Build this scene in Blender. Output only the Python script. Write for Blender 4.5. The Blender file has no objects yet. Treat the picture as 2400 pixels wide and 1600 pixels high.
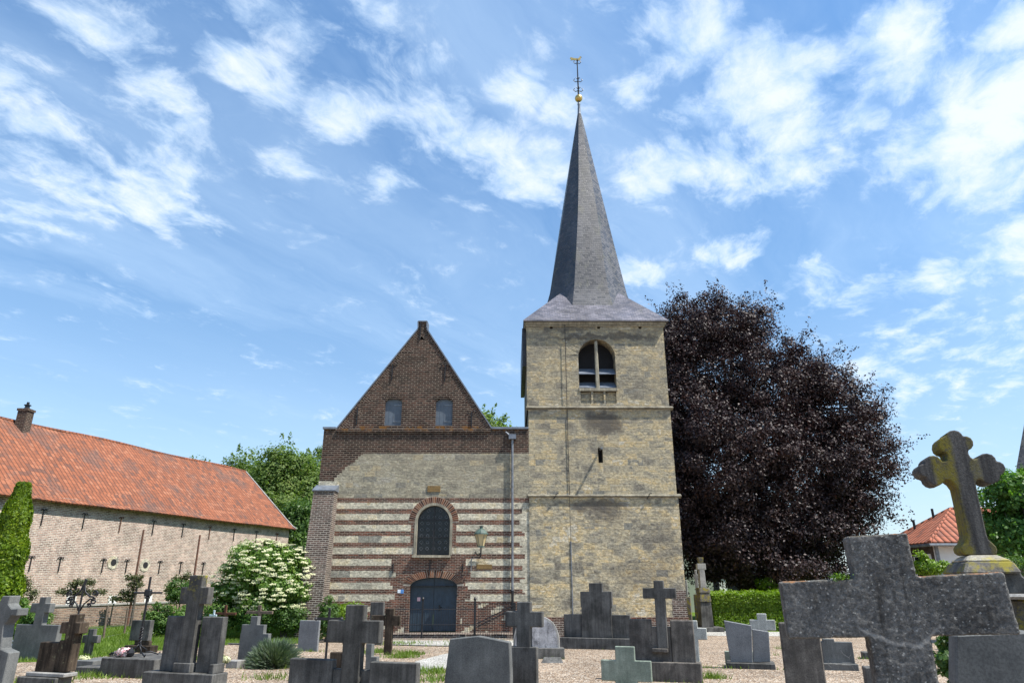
import bpy, bmesh, math, random
import numpy as np
from mathutils import Vector, Matrix
R = math.radians
random.seed(7)
scn = bpy.context.scene
col = scn.collection

# ------------------------------------------------------------------ camera
EYE = 1.65; PITCH = R(19.45); F = 1600.0
cp, sp = math.cos(PITCH), math.sin(PITCH)
cam = bpy.data.cameras.new('camera'); co = bpy.data.objects.new('camera', cam); col.objects.link(co)
cam.lens = 24; cam.sensor_width = 36; cam.clip_start = 0.05; cam.clip_end = 3000
co.location = (0, 0, EYE); co.rotation_euler = (R(90) + PITCH, 0, 0)
scn.camera = co
# ------------------------------------------------------------------ exposure
scn.view_settings.view_transform = 'Standard'; scn.view_settings.look = 'None'
scn.view_settings.gamma = 1; scn.view_settings.exposure = 0.72
# ------------------------------------------------------------------ node helper
class NT:
    def __init__(s, tree): s.t = tree; s.t.nodes.clear()
    def n(s, typ, ins=None, **kw):
        nd = s.t.nodes.new(typ)
        for k, v in kw.items(): setattr(nd, k, v)
        for k, v in (ins or {}).items():
            if isinstance(v, bpy.types.NodeSocket): s.t.links.new(v, nd.inputs[k])
            else: nd.inputs[k].default_value = v
        return nd
    def m(s, op, a, b=0.0, c=None, clamp=False):
        d = {0: a, 1: b}
        if c is not None: d[2] = c
        nd = s.n('ShaderNodeMath', d, operation=op); nd.use_clamp = clamp
        return nd.outputs[0]
    def vm(s, op, a, b=(0, 0, 0), scale=None):
        d = {0: a, 1: b}
        nd = s.n('ShaderNodeVectorMath', d, operation=op)
        if scale is not None:
            if isinstance(scale, bpy.types.NodeSocket): s.t.links.new(scale, nd.inputs['Scale'])
            else: nd.inputs['Scale'].default_value = scale
        return nd.outputs['Value'] if op in ('LENGTH', 'DISTANCE', 'DOT_PRODUCT') else nd.outputs[0]
    def noise(s, vec, scale, detail=4, rough=.55, dist=0.0, out='Fac'):
        return s.n('ShaderNodeTexNoise', {'Vector': vec, 'Scale': scale, 'Detail': detail, 'Roughness': rough, 'Distortion': dist}).outputs[out]
    def mapr(s, v, a, b, c=0.0, d=1.0, smooth=True):
        return s.n('ShaderNodeMapRange', {0: v, 1: a, 2: b, 3: c, 4: d}, interpolation_type='SMOOTHSTEP' if smooth else 'LINEAR').outputs[0]
    def mix(s, f, a, b, blend='MIX'):
        nd = s.n('ShaderNodeMix', data_type='RGBA', blend_type=blend)
        for i, v in ((0, f), (6, a), (7, b)):
            if isinstance(v, bpy.types.NodeSocket): s.t.links.new(v, nd.inputs[i])
            else: nd.inputs[i].default_value = v if i == 0 else (*v, 1) if len(v) == 3 else v
        return nd.outputs[2]
    def ramp(s, f, stops, interp='LINEAR'):
        nd = s.n('ShaderNodeValToRGB', {'Fac': f}); cr = nd.color_ramp; cr.interpolation = interp
        while len(cr.elements) < len(stops): cr.elements.new(.5)
        for e, (p, c) in zip(cr.elements, stops): e.position = p; e.color = (*c, 1)
        return nd.outputs[0]
    def sep(s, v): return s.n('ShaderNodeSeparateXYZ', {0: v}).outputs
    def comb(s, x, y, z): return s.n('ShaderNodeCombineXYZ', {0: x, 1: y, 2: z}).outputs[0]
    def mul(s, v, k): return s.n('ShaderNodeVectorMath', {0: v, 1: k}, operation='MULTIPLY').outputs[0]
def grey(nt, v): return nt.comb(v, v, v)

def W(px, py, Y):
    "photo pixel (2400x1600) on the plane at depth Y -> world point"
    dx = (px - 1200) / F; dy = (800 - py) / F
    t = Y / (cp - dy * sp)
    return Vector((t * dx, Y, EYE + t * (sp + dy * cp)))
def gz(y): return -0.014 * min(y, 33.0)
def G(px, py):
    dx = (px - 1200) / F; dy = (800 - py) / F
    r = -(sp + dy * cp) / (cp - dy * sp)
    Y = EYE / (r - .014)
    if Y > 33 or Y < 0: Y = (EYE + .462) / r
    v = W(px, py, Y); v.z = gz(Y); return v

# ------------------------------------------------------------------ sun and sky
SUN = Vector((1, -.37, 1.72)).normalized()
sl = bpy.data.lights.new('sun', 'SUN'); sl.energy = 5.0; sl.angle = R(.53); sl.color = (1, .95, .87)
so = bpy.data.objects.new('sun', sl); col.objects.link(so)
so.rotation_euler = SUN.to_track_quat('Z', 'Y').to_euler()
world = bpy.data.worlds.new('World'); scn.world = world; world.use_nodes = True
nt = NT(world.node_tree)
sky = nt.n('ShaderNodeTexSky', sky_type='NISHITA', sun_disc=False, sun_elevation=math.asin(SUN.z),
           sun_rotation=math.atan2(SUN.x, SUN.y), air_density=1.0, dust_density=.6, ozone_density=2.2)
dirv = nt.n('ShaderNodeTexCoord').outputs['Generated']
sx, sy, sz = nt.sep(dirv)
den = nt.m('ADD', nt.m('MAXIMUM', sz, 0.0), .12)
pu = nt.m('DIVIDE', sx, den); pv = nt.m('DIVIDE', sy, den)
P2 = nt.comb(pu, pv, 0.0)
def pcoord(px, py):
    d = (W(px, py, 10) - Vector((0, 0, EYE))).normalized(); k = max(d.z, 0) + .12
    return (d.x / k, d.y / k, 0)
blobs = [  # px, py, radius(px), weight : where the broken cirrus stands thick
 (225, 60, 130, .8), (400, 280, 120, .8), (330, 420, 130, .9), (120, 330, 130, .5), (480, 330, 90, .7), (560, 160, 85, .9), (640, 220, 80, .7), (630, 30, 110, .6),
 (800, 270, 80, .95), (650, 390, 80, .7), (900, 425, 60, .8), (890, 25, 90, .6), (1020, 150, 60, .6),
 (1210, 210, 80, 1.0), (1060, 260, 90, .8), (1130, 350, 110, .95), (1240, 400, 110, 1.0), (1330, 250, 70, .8), (1540, 90, 120, .7), (1600, 120, 110, .9), (1780, 210, 140, 1.15),
 (1850, 300, 120, 1.0), (1560, 400, 100, 1.15), (1660, 250, 90, .8), (1480, 210, 70, .7), (2130, 90, 130, .9), (2030, 270, 70, 1.0), (2300, 270, 170, 1.25), (2200, 330, 120, 1.0), (2380, 60, 90, .9),
 (2330, 600, 110, .9), (2200, 640, 90, .7), (1500, 640, 70, .8), (1900, 640, 60, .6), (2250, 850, 220, .55), (2050, 960, 150, .4), (1650, 600, 80, .5), (2000, 680, 90, .5), (60, 300, 150, .75), (240, 440, 150, .85), (100, 480, 120, .6), (430, 390, 110, .7), (1750, 380, 150, .8), (1950, 330, 120, .5), (2100, 200, 130, .9), (2330, 420, 130, .8), (1300, 120, 110, .4)]
acc = None
for (bx, by, br, bw) in blobs:
    c = pcoord(bx, by); e = pcoord(bx + br, by); e2 = pcoord(bx, by - br)
    rad = .5 * (math.dist(c, e) + math.dist(c, e2))
    dd = nt.vm('DISTANCE', P2, c)
    v = nt.mapr(dd, rad * 1.7, 0.0, 0.0, bw)
    acc = v if acc is None else nt.m('MAXIMUM', acc, v)
wv = nt.vm('ADD', P2, nt.vm('SCALE', nt.noise(P2, 2.0, 4, out='Color'), scale=.25))
rot = nt.n('ShaderNodeVectorRotate', {'Vector': wv, 'Angle': R(35)}, rotation_type='Z_AXIS').outputs[0]
st = nt.mul(rot, (1.0, .55, 1))
n1 = nt.noise(nt.mul(rot, (1, .62, 1)), 8.5, 12, .62, .1)
n2 = nt.noise(nt.mul(rot, (1, .7, 1)), 15, 10, .68, .1)
n3 = nt.noise(nt.mul(rot, (1, .2, 1)), 1.6, 8, .6, .4)
nn = nt.m('ADD', nt.m('MULTIPLY', n1, .62), nt.m('MULTIPLY', n2, .38))
puff = nt.mapr(nt.m('ADD', nn, nt.m('MULTIPLY', acc, .19)), .525, .80)
veil = nt.m('MULTIPLY', nt.mapr(n3, .34, .74), .46)
veil = nt.m('MAXIMUM', veil, nt.m('MULTIPLY', nt.mapr(nt.m('ADD', n1, nt.m('MULTIPLY', acc, .35)), .44, .86), .6))
low = nt.m('MULTIPLY', nt.mapr(sz, .55, .0), .50)
lown = nt.m('MULTIPLY', low, nt.mapr(n3, .25, .7, .65, 1.0))
veil = nt.m('MAXIMUM', veil, lown)
dens = nt.m('SUBTRACT', 1.0, nt.m('MULTIPLY', nt.m('SUBTRACT', 1.0, puff), nt.m('SUBTRACT', 1.0, veil)))
dens = nt.m('MULTIPLY', dens, .93)
tintc = nt.mix(nt.mapr(sz, .40, .80, smooth=False), nt.mix(nt.mapr(sz, .05, .40, smooth=False), (1.08, 1.12, 1.12), (1.0, 1.32, 1.45)), (.80, 1.32, 1.62))
skyc = nt.mix(1.0, sky.outputs[0], tintc, 'MULTIPLY')
cloudc = nt.mix(puff, (5.2, 6.9, 8.9), (6.9, 7.4, 7.9))
fin = nt.mix(dens, skyc, cloudc)
bg = nt.n('ShaderNodeBackground', {'Color': fin, 'Strength': .088})
nt.t.links.new(bg.outputs[0], nt.n('ShaderNodeOutputWorld').inputs[0])

# ------------------------------------------------------------------ tags, builders
def tag(o, label=None, cat=None, group=None, kind=None):
    if label: o['label'] = label
    if cat: o['category'] = cat
    if group: o['group'] = group
    if kind: o['kind'] = kind
    return o
def empty(name, loc, label, cat, group=None, rot=(0, 0, 0)):
    o = bpy.data.objects.new(name, None); col.objects.link(o); o.location = loc; o.rotation_euler = rot
    o.empty_display_size = .2
    return tag(o, label, cat, group)
def rootloc(p):
    while p is not None and p.parent is not None: p = p.parent
    return Vector(p.location) if p is not None else Vector((0, 0, 0))
def boxuv(me):
    uv = me.uv_layers.new(name='UVMap')
    n = len(me.polygons)
    if n == 0: return
    data = np.zeros(len(me.loops) * 2, dtype=np.float32)
    vs = me.vertices
    for p in me.polygons:
        nx, ny, nz = p.normal
        h = math.hypot(nx, ny)
        if h < .15: u = (1, 0, 0); v = (0, 1, 0)
        else:
            u = (-ny / h, nx / h, 0)
            if abs(nz) < .02: v = (0, 0, 1)
            else: v = (ny * u[2] - nz * u[1], nz * u[0] - nx * u[2], nx * u[1] - ny * u[0])
        for li in p.loop_indices:
            c = vs[me.loops[li].vertex_index].co
            data[2 * li] = c[0] * u[0] + c[1] * u[1] + c[2] * u[2]
            data[2 * li + 1] = c[0] * v[0] + c[1] * v[1] + c[2] * v[2]
    uv.data.foreach_set('uv', data)
class MB:
    def __init__(s): s.v = []; s.f = []; s.mi = []; s.rnd = []
    def add(s, vs, fs, m=0, r=None):
        b = len(s.v); s.v += [tuple(v) for v in vs]
        for f in fs: s.f.append([b + i for i in f]); s.mi.append(m); s.rnd.append(random.random() if r is None else r)
        return s
    def box(s, x0, x1, y0, y1, z0, z1, m=0, r=None):
        if r is None: r = random.random()
        return s.add([(x0, y0, z0), (x1, y0, z0), (x1, y1, z0), (x0, y1, z0), (x0, y0, z1), (x1, y0, z1), (x1, y1, z1), (x0, y1, z1)],
                     [(0, 3, 2, 1), (4, 5, 6, 7), (0, 1, 5, 4), (1, 2, 6, 5), (2, 3, 7, 6), (3, 0, 4, 7)], m, r)
    def prism(s, pts, y0, y1, m=0):
        "pts = [(x,z)] counter-clockwise seen from the camera (front at y0)"
        a = sum(pts[i][0] * pts[(i + 1) % len(pts)][1] - pts[(i + 1) % len(pts)][0] * pts[i][1] for i in range(len(pts)))
        if a < 0: pts = pts[::-1]
        n = len(pts); r = random.random()
        vs = [(x, y0, z) for x, z in pts] + [(x, y1, z) for x, z in pts]
        fs = [tuple(range(n)), tuple(range(2 * n - 1, n - 1, -1))]
        fs += [(i, i + n, (i + 1) % n + n, (i + 1) % n) for i in range(n)]
        return s.add(vs, fs, m, r)
    def tube(s, pts, rad, n=8, m=0, cap=True):
        pts = [Vector(p) for p in pts]
        if not hasattr(rad, '__len__'): rad = [rad] * len(pts)
        b = len(s.v); r = random.random(); up = None
        for i, p in enumerate(pts):
            t = (pts[min(i + 1, len(pts) - 1)] - pts[max(i - 1, 0)]).normalized()
            if up is None: up = t.orthogonal().normalized()
            up = (up - t * up.dot(t)); up = up.normalized() if up.length > 1e-6 else t.orthogonal().normalized()
            w = t.cross(up)
            for k in range(n):
                a = 2 * math.pi * k / n
                s.v.append(tuple(p + (up * math.cos(a) + w * math.sin(a)) * rad[i]))
        for i in range(len(pts) - 1):
            for k in range(n):
                k2 = (k + 1) % n
                s.f.append([b + i * n + k, b + i * n + k2, b + (i + 1) * n + k2, b + (i + 1) * n + k]); s.mi.append(m); s.rnd.append(r)
        if cap:
            s.f.append([b + k for k in range(n)][::-1]); s.mi.append(m); s.rnd.append(r)
            e = b + (len(pts) - 1) * n
            s.f.append([e + k for k in range(n)]); s.mi.append(m); s.rnd.append(r)
        return s
    def lathe(s, prof, c, n=16, m=0, rot=0.0):
        "prof = [(r,z)] bottom to top"
        b = len(s.v); r = random.random()
        for (ra, z) in prof:
            for k in range(n):
                a = 2 * math.pi * k / n + rot
                s.v.append((c[0] + ra * math.cos(a), c[1] + ra * math.sin(a), c[2] + z))
        for i in range(len(prof) - 1):
            for k in range(n):
                k2 = (k + 1) % n
                s.f.append([b + i * n + k, b + i * n + k2, b + (i + 1) * n + k2, b + (i + 1) * n + k]); s.mi.append(m); s.rnd.append(r)
        s.f.append([b + k for k in range(n)][::-1]); s.mi.append(m); s.rnd.append(r)
        e = b + (len(prof) - 1) * n
        s.f.append([e + k for k in range(n)]); s.mi.append(m); s.rnd.append(r)
        return s
    def build(s, name, mats, parent=None, org=None, bevel=0, smooth=False, seg=1, local=False):
        if not isinstance(mats, (list, tuple)): mats = [mats]
        off = Vector((0, 0, 0)) if local else rootloc(parent) if parent is not None else (Vector(org) if org is not None else Vector((0, 0, 0)))
        me = bpy.data.meshes.new(name)
        me.from_pydata(s.v, [], s.f)
        for mm in mats: me.materials.append(mm)
        me.polygons.foreach_set('material_index', s.mi)
        if smooth: me.polygons.foreach_set('use_smooth', [True] * len(s.f))
        boxuv(me)
        at = me.attributes.new('rnd', 'FLOAT', 'FACE'); at.data.foreach_set('value', s.rnd)
        if off.length > 0: me.transform(Matrix.Translation(-off))
        me.update()
        o = bpy.data.objects.new(name, me); col.objects.link(o)
        if parent is not None: o.parent = parent
        else: o.location = off
        if bevel:
            b = o.modifiers.new('bevel', 'BEVEL'); b.width = bevel; b.segments = seg; b.limit_method = 'ANGLE'; b.angle_limit = R(40)
        return o
def leafmesh(name, C, D, size, mat, parent=None, org=None, aspect=.6, rnd=None, seed=1, mats=None, mi=None):
    "C (N,3) centres, D (N,3) leaf normals; one small four-sided leaf each"
    rg = np.random.default_rng(seed + 5000)
    N = len(C)
    Dn = D / (np.linalg.norm(D, axis=1, keepdims=True) + 1e-9)
    q = rg.normal(size=(N, 3)); t = np.cross(Dn, q); t /= (np.linalg.norm(t, axis=1, keepdims=True) + 1e-9)
    b = np.cross(Dn, t)
    s = np.asarray(size).reshape(-1, 1) * (.65 + .7 * rg.random((N, 1)))
    fold = Dn * s * .12
    V = np.empty((N, 4, 3), dtype=np.float32)
    V[:, 0] = C - t * s * .5; V[:, 1] = C - b * s * aspect * .5 + fold; V[:, 2] = C + t * s * .5; V[:, 3] = C + b * s * aspect * .5 + fold
    off = rootloc(parent) if parent is not None else (Vector(org) if org is not None else Vector((0, 0, 0)))
    V -= np.array(off, dtype=np.float32)
    me = bpy.data.meshes.new(name)
    me.vertices.add(N * 4); me.vertices.foreach_set('co', V.ravel())
    me.loops.add(N * 4); me.loops.foreach_set('vertex_index', np.arange(N * 4, dtype=np.int32))
    me.polygons.add(N); me.polygons.foreach_set('loop_start', np.arange(0, N * 4, 4, dtype=np.int32))
    me.polygons.foreach_set('loop_total', np.full(N, 4, dtype=np.int32))
    for mm in (mats or [mat]): me.materials.append(mm)
    if mi is not None: me.polygons.foreach_set('material_index', np.asarray(mi, dtype=np.int32))
    me.update(calc_edges=True)
    at = me.attributes.new('rnd', 'FLOAT', 'FACE'); at.data.foreach_set('value', (rg.random(N) if rnd is None else rnd).astype(np.float32))
    o = bpy.data.objects.new(name, me); col.objects.link(o)
    if parent is not None: o.parent = parent
    else: o.location = off
    return o

# ------------------------------------------------------------------ materials
def newmat(name):
    m = bpy.data.materials.new(name); m.use_nodes = True
    return m, NT(m.node_tree)
def finish(nt, color, rough=.8, bump=None, bstr=.5, bdist=.01, metal=0.0, spec=.5, extra=None):
    d = {'Base Color': color, 'Roughness': rough, 'Metallic': metal, 'Specular IOR Level': spec}
    if isinstance(color, tuple): d['Base Color'] = (*color, 1)
    if bump is not None:
        d['Normal'] = nt.n('ShaderNodeBump', {'Height': bump, 'Strength': bstr, 'Distance': bdist}).outputs[0]
    b = nt.n('ShaderNodeBsdfPrincipled', d)
    if extra:
        for k, v in extra.items(): b.inputs[k].default_value = v
    nt.t.links.new(b.outputs[0], nt.n('ShaderNodeOutputMaterial').inputs[0])
    return b
def pos(nt): return nt.n('ShaderNodeNewGeometry').outputs['Position']
def stains(nt, p, lst):
    x, y, z = nt.sep(p)
    q = nt.comb(x, 0.0, z)
    q = nt.vm('ADD', q, nt.vm('SCALE', nt.vm('SUBTRACT', nt.noise(p, 1.6, 5, .65, out='Color'), (.5, .5, .5)), scale=1.1))
    acc = None
    for (cx, cz, rx, rz, s) in lst:
        d = nt.vm('LENGTH', nt.mul(nt.vm('SUBTRACT', q, (cx, 0, cz)), (1 / rx, 0, 1 / rz)))
        v = nt.mapr(d, 1.1, .55, 0, s)
        acc = v if acc is None else nt.m('MAXIMUM', acc, v)
    return acc
def mat_limestone(name, pal, bw=.50, rh=.27, greyz=None, st=None, pit=1.0, mort=.01, bright=1.05):
    m, nt = newmat(name)
    uv = nt.n('ShaderNodeUVMap').outputs[0]; p = pos(nt)
    wob = nt.vm('SCALE', nt.vm('SUBTRACT', nt.noise(p, 2.2, 3, out='Color'), (.5, .5, .5)), scale=.07)
    u2 = nt.vm('ADD', uv, wob)
    bk = nt.n('ShaderNodeTexBrick', {'Vector': u2, 'Color1': (0, 0, 0, 1), 'Color2': (1, 1, 1, 1), 'Mortar': (.5, .5, .5, 1), 'Scale': 1, 'Mortar Size': mort,
        'Mortar Smooth': .3, 'Bias': 0, 'Brick Width': bw, 'Row Height': rh}, offset=.47, squash=1.35, squash_frequency=3)
    r = nt.sep(bk.outputs[0])[0]
    big = nt.noise(nt.mul(p, (1, 1, 1.7)), .95, 6, .62, .5)
    # smaller rubble coursing shows through in places
    bk2 = nt.n('ShaderNodeTexBrick', {'Vector': nt.vm('ADD', u2, wob), 'Color1': (0, 0, 0, 1), 'Color2': (1, 1, 1, 1), 'Mortar': (.5, .5, .5, 1), 'Scale': 1, 'Mortar Size': mort * 1.3,
        'Mortar Smooth': .5, 'Brick Width': bw * .62, 'Row Height': rh * .5}, offset=.4, squash=1.5, squash_frequency=2)
    rub = nt.mapr(nt.noise(p, .8, 4, .6), .50, .58)
    r = nt.m('ADD', nt.m('MULTIPLY', r, nt.m('SUBTRACT', 1.0, rub)), nt.m('MULTIPLY', nt.sep(bk2.outputs[0])[0], rub))
    mfac = nt.m('ADD', nt.m('MULTIPLY', bk.outputs[1], nt.m('SUBTRACT', 1.0, rub)), nt.m('MULTIPLY', bk2.outputs[1], rub))
    r2 = nt.m('POWER', r, 1.0)
    v = nt.m('ADD', nt.m('ADD', nt.m('MULTIPLY', nt.m('SUBTRACT', r2, .5), .62), .44), nt.m('MULTIPLY', nt.m('SUBTRACT', big, .5), 2.8), clamp=True)
    c = nt.ramp(v, pal); c = nt.mix(1.0, c, (bright, bright, bright), 'MULTIPLY')
    # a few single stones replaced: very grey or very yellow
    c = nt.mix(nt.m('MULTIPLY', nt.m('GREATER_THAN', r, .93), .7), c, (.52, .42, .25))
    c = nt.mix(nt.m('MULTIPLY', nt.m('LESS_THAN', r, .06), .75), c, (.23, .23, .205))
    rough_n = nt.noise(nt.mul(p, (1, 1, 1.6)), 7.5, 10, .74)
    fine = nt.noise(p, 34, 6, .75)
    k = nt.mapr(rough_n, .38, .62, .60, 1.25)
    c = nt.mix(1.0, c, grey(nt, k), 'MULTIPLY')
    c = nt.mix(1.0, c, grey(nt, nt.mapr(fine, .38, .62, .74, 1.14)), 'MULTIPLY')
    # grey algae film, thicker with height where asked
    film = nt.mapr(nt.noise(nt.mul(p, (1, 1, 1.6)), 1.0, 10, .75), .43, .63)
    if greyz:
        h = nt.mapr(nt.sep(p)[2], greyz[0], greyz[1], greyz[2], greyz[3]); film = nt.m('MULTIPLY', film, nt.m('MULTIPLY', h, .85))
        base = nt.m('MULTIPLY', h, .38); film = nt.m('MAXIMUM', film, base)
    else: film = nt.m('MULTIPLY', film, .25)
    c = nt.mix(film, c, nt.mix(fine, (.15, .13, .095), (.30, .262, .195)))
    c = nt.mix(nt.m('MULTIPLY', mfac, .4), c, (.50, .45, .35))
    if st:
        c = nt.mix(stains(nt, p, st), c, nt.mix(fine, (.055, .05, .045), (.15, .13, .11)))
    pitm = nt.m('MULTIPLY', nt.mapr(nt.noise(nt.mul(p, (1, 1, 1.5)), 14, 6, .7), .62, .70), .55 * pit)
    c = nt.mix(pitm, c, (.09, .075, .055))
    hgt = nt.m('ADD', nt.m('MULTIPLY', rough_n, 1.0), nt.m('MULTIPLY', fine, .5))
    hgt = nt.m('SUBTRACT', nt.m('SUBTRACT', hgt, nt.m('MULTIPLY', mfac, .35)), nt.m('MULTIPLY', pitm, .8))
    finish(nt, c, .92, hgt, 1.0, .06, spec=.2)
    return m
def mat_brick(name, pal, mortar, bw=.215, rh=.0661, ms=.011, weather=.5, lichen=None, bd=.01, bright=1.0):
    m, nt = newmat(name)
    uv = nt.n('ShaderNodeUVMap').outputs[0]; p = pos(nt)
    wob = nt.vm('SCALE', nt.vm('SUBTRACT', nt.noise(p, 7, 2, out='Color'), (.5, .5, .5)), scale=.018)
    u2 = nt.vm('ADD', uv, wob)
    bk = nt.n('ShaderNodeTexBrick', {'Vector': u2, 'Color1': (0, 0, 0, 1), 'Color2': (1, 1, 1, 1), 'Mortar': (.5, .5, .5, 1), 'Scale': 1, 'Mortar Size': ms,
        'Mortar Smooth': .15, 'Bias': 0, 'Brick Width': bw, 'Row Height': rh}, offset=.5)
    r = nt.sep(bk.outputs[0])[0]
    v = nt.m('ADD', nt.m('MULTIPLY', r, .8), nt.m('MULTIPLY', nt.noise(p, .9, 5, .65), .35), clamp=True)
    c = nt.ramp(nt.m('SUBTRACT', v, .08), pal)
    fine = nt.noise(p, 30, 6, .7)
    c = nt.mix(1.0, c, grey(nt, nt.mapr(fine, .3, .65, .6 * bright, 1.2 * bright)), 'MULTIPLY')
    c = nt.mix(1.0, c, grey(nt, nt.mapr(nt.noise(p, 1.3, 8, .72), .34, .68, .55, 1.4)), 'MULTIPLY')
    # pale lime bloom on some bricks
    bloom = nt.m('MULTIPLY', nt.mapr(nt.noise(p, 6, 8, .75), .57, .70), weather)
    c = nt.mix(bloom, c, (.40, .35, .28))
    mo = nt.mix(nt.mapr(nt.noise(p, 3, 6, .7), .35, .6), tuple(.6 * a for a in mortar), mortar)
    c = nt.mix(bk.outputs[1], c, mo)
    if lichen:
        z0, z1, lc = lichen
        z = nt.sep(p)[2]
        band = nt.m('MULTIPLY', nt.mapr(z, z0 - .25, z0), nt.mapr(z, z1 + .12, z1))
        lm = nt.m('MULTIPLY', band, nt.mapr(nt.noise(p, 2.4, 7, .75), .50, .60))
        c = nt.mix(lm, c, lc)
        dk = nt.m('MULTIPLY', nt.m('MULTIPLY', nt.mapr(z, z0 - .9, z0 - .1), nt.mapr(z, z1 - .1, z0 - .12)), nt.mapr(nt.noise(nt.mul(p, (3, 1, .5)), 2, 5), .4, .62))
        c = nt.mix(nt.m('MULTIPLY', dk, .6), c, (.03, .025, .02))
    h = nt.m('SUBTRACT', nt.m('MULTIPLY', fine, .4), bk.outputs[1])
    finish(nt, c, .9, h, .8, bd, spec=.2)
    return m
def mat_stone(name, c0, c1, speck=.5, streak=.5, lichen=None, lz=None, rough=.85, bs=.5, bd=.006, lam=.5, cracks=None, spec=.3, tint=None):
    "weathered monument stone: mottled, rain streaked, speckled, lichened"
    m, nt = newmat(name); p = pos(nt)
    a = nt.noise(p, 2.6, 7, .62); b = nt.noise(p, 70, 4, .7)
    c = nt.mix(nt.mapr(a, .32, .68), c0, c1)
    s = nt.noise(nt.mul(p, (9, 9, .5)), 1.6, 6, .65)
    c = nt.mix(1.0, c, grey(nt, nt.mapr(s, .28, .70, 1 - .62 * streak, 1 + .5 * streak)), 'MULTIPLY')
    c = nt.mix(1.0, c, grey(nt, nt.mapr(b, .3, .68, 1 - .5 * speck, 1 + .55 * speck)), 'MULTIPLY')
    if tint: c = nt.mix(nt.mapr(nt.noise(p, 4.5, 6, .7), .50, .66, 0, .8), c, tint)
    wh = nt.m('MULTIPLY', nt.mapr(nt.noise(p, 42, 5, .8), .66, .72), .55 * speck)
    c = nt.mix(wh, c, (.42, .41, .38))
    dk = nt.m('MULTIPLY', nt.mapr(nt.noise(p, 17, 6, .75), .62, .72), .6)
    c = nt.mix(dk, c, tuple(.4 * k for k in c0))
    if lichen:
        msk = nt.mapr(nt.noise(p, 7, 8, .72), .60 - .16 * lam, .68 - .10 * lam)
        if lz: msk = nt.m('MULTIPLY', msk, nt.mapr(nt.sep(p)[2], lz[0], lz[1]))
        c = nt.mix(msk, c, nt.mix(b, tuple(.6 * k for k in lichen), lichen))
    h = nt.m('ADD', nt.m('MULTIPLY', b, .5), nt.noise(p, 14, 8, .7))
    finish(nt, c, rough, h, bs, bd, spec=spec * .5)
    return m
def mat_plain(name, c, rough=.6, metal=0.0, var=.25, scale=6, bs=.15, spec=.5, bd=.004):
    m, nt = newmat(name); p = pos(nt)
    a = nt.noise(p, scale, 6, .65)
    cc = nt.mix(nt.mapr(a, .3, .7), tuple(k * (1 - var) for k in c), tuple(min(1, k * (1 + var)) for k in c))
    finish(nt, cc, rough, a, bs, bd, metal, spec)
    return m
def mat_leaf(name, stops, trans=.3, rough=.5, spec=.4, tcol=None):
    m, nt = newmat(name)
    r = nt.n('ShaderNodeAttribute', attribute_name='rnd').outputs['Fac']
    big = nt.noise(pos(nt), .5, 4, .6)
    v = nt.m('ADD', nt.m('MULTIPLY', r, .65), nt.m('MULTIPLY', nt.m('SUBTRACT', big, .3), .8), clamp=True)
    c = nt.ramp(v, stops)
    b = nt.n('ShaderNodeBsdfPrincipled', {'Base Color': c, 'Roughness': rough, 'Specular IOR Level': spec})
    tc = nt.mix(1.0, c, tcol or (1.2, 1.35, .55), 'MULTIPLY')
    t = nt.n('ShaderNodeBsdfTranslucent', {'Color': tc})
    mx = nt.n('ShaderNodeMixShader', {0: trans, 1: b.outputs[0], 2: t.outputs[0]})
    nt.t.links.new(mx.outputs[0], nt.n('ShaderNodeOutputMaterial').inputs[0])
    return m
def mat_slate(name, c0, c1, bw=.2, rh=.115, mossc=(.10, .10, .05), moss=.35, dark=None):
    m, nt = newmat(name); uv = nt.n('ShaderNodeUVMap').outputs[0]; p = pos(nt)
    bk = nt.n('ShaderNodeTexBrick', {'Vector': uv, 'Color1': (0, 0, 0, 1), 'Color2': (1, 1, 1, 1), 'Mortar': (.2, .2, .2, 1), 'Scale': 1, 'Mortar Size': .009,
        'Mortar Smooth': .3, 'Brick Width': bw, 'Row Height': rh}, offset=.5)
    r = nt.sep(bk.outputs[0])[0]
    c = nt.mix(r, c0, c1)
    c = nt.mix(1.0, c, grey(nt, nt.mapr(nt.noise(nt.mul(p, (1, 1, .35)), 1.1, 8, .68), .32, .68, .62, 1.3)), 'MULTIPLY')
    c = nt.mix(nt.m('MULTIPLY', nt.mapr(nt.noise(nt.mul(p, (1, 1, .5)), 1.7, 8, .7), .52, .66), moss), c, mossc)
    c = nt.mix(nt.m('MULTIPLY', nt.mapr(nt.noise(p, 16, 4, .8), .66, .72), .5), c, (.42, .42, .42))
    c = nt.mix(nt.m('MULTIPLY', bk.outputs[1], .75), c, (.03, .03, .035))
    # each course laps the one below: saw-tooth height across the row
    vv = nt.m('FRACT', nt.m('DIVIDE', nt.sep(uv)[1], rh))
    h = nt.m('ADD', nt.m('MULTIPLY', nt.m('SUBTRACT', 1.0, vv), 1.0), nt.m('MULTIPLY', r, .5))
    finish(nt, c, nt.mapr(r, 0, 1, .42, .6), h, .7, .02, spec=.5)
    return m
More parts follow.
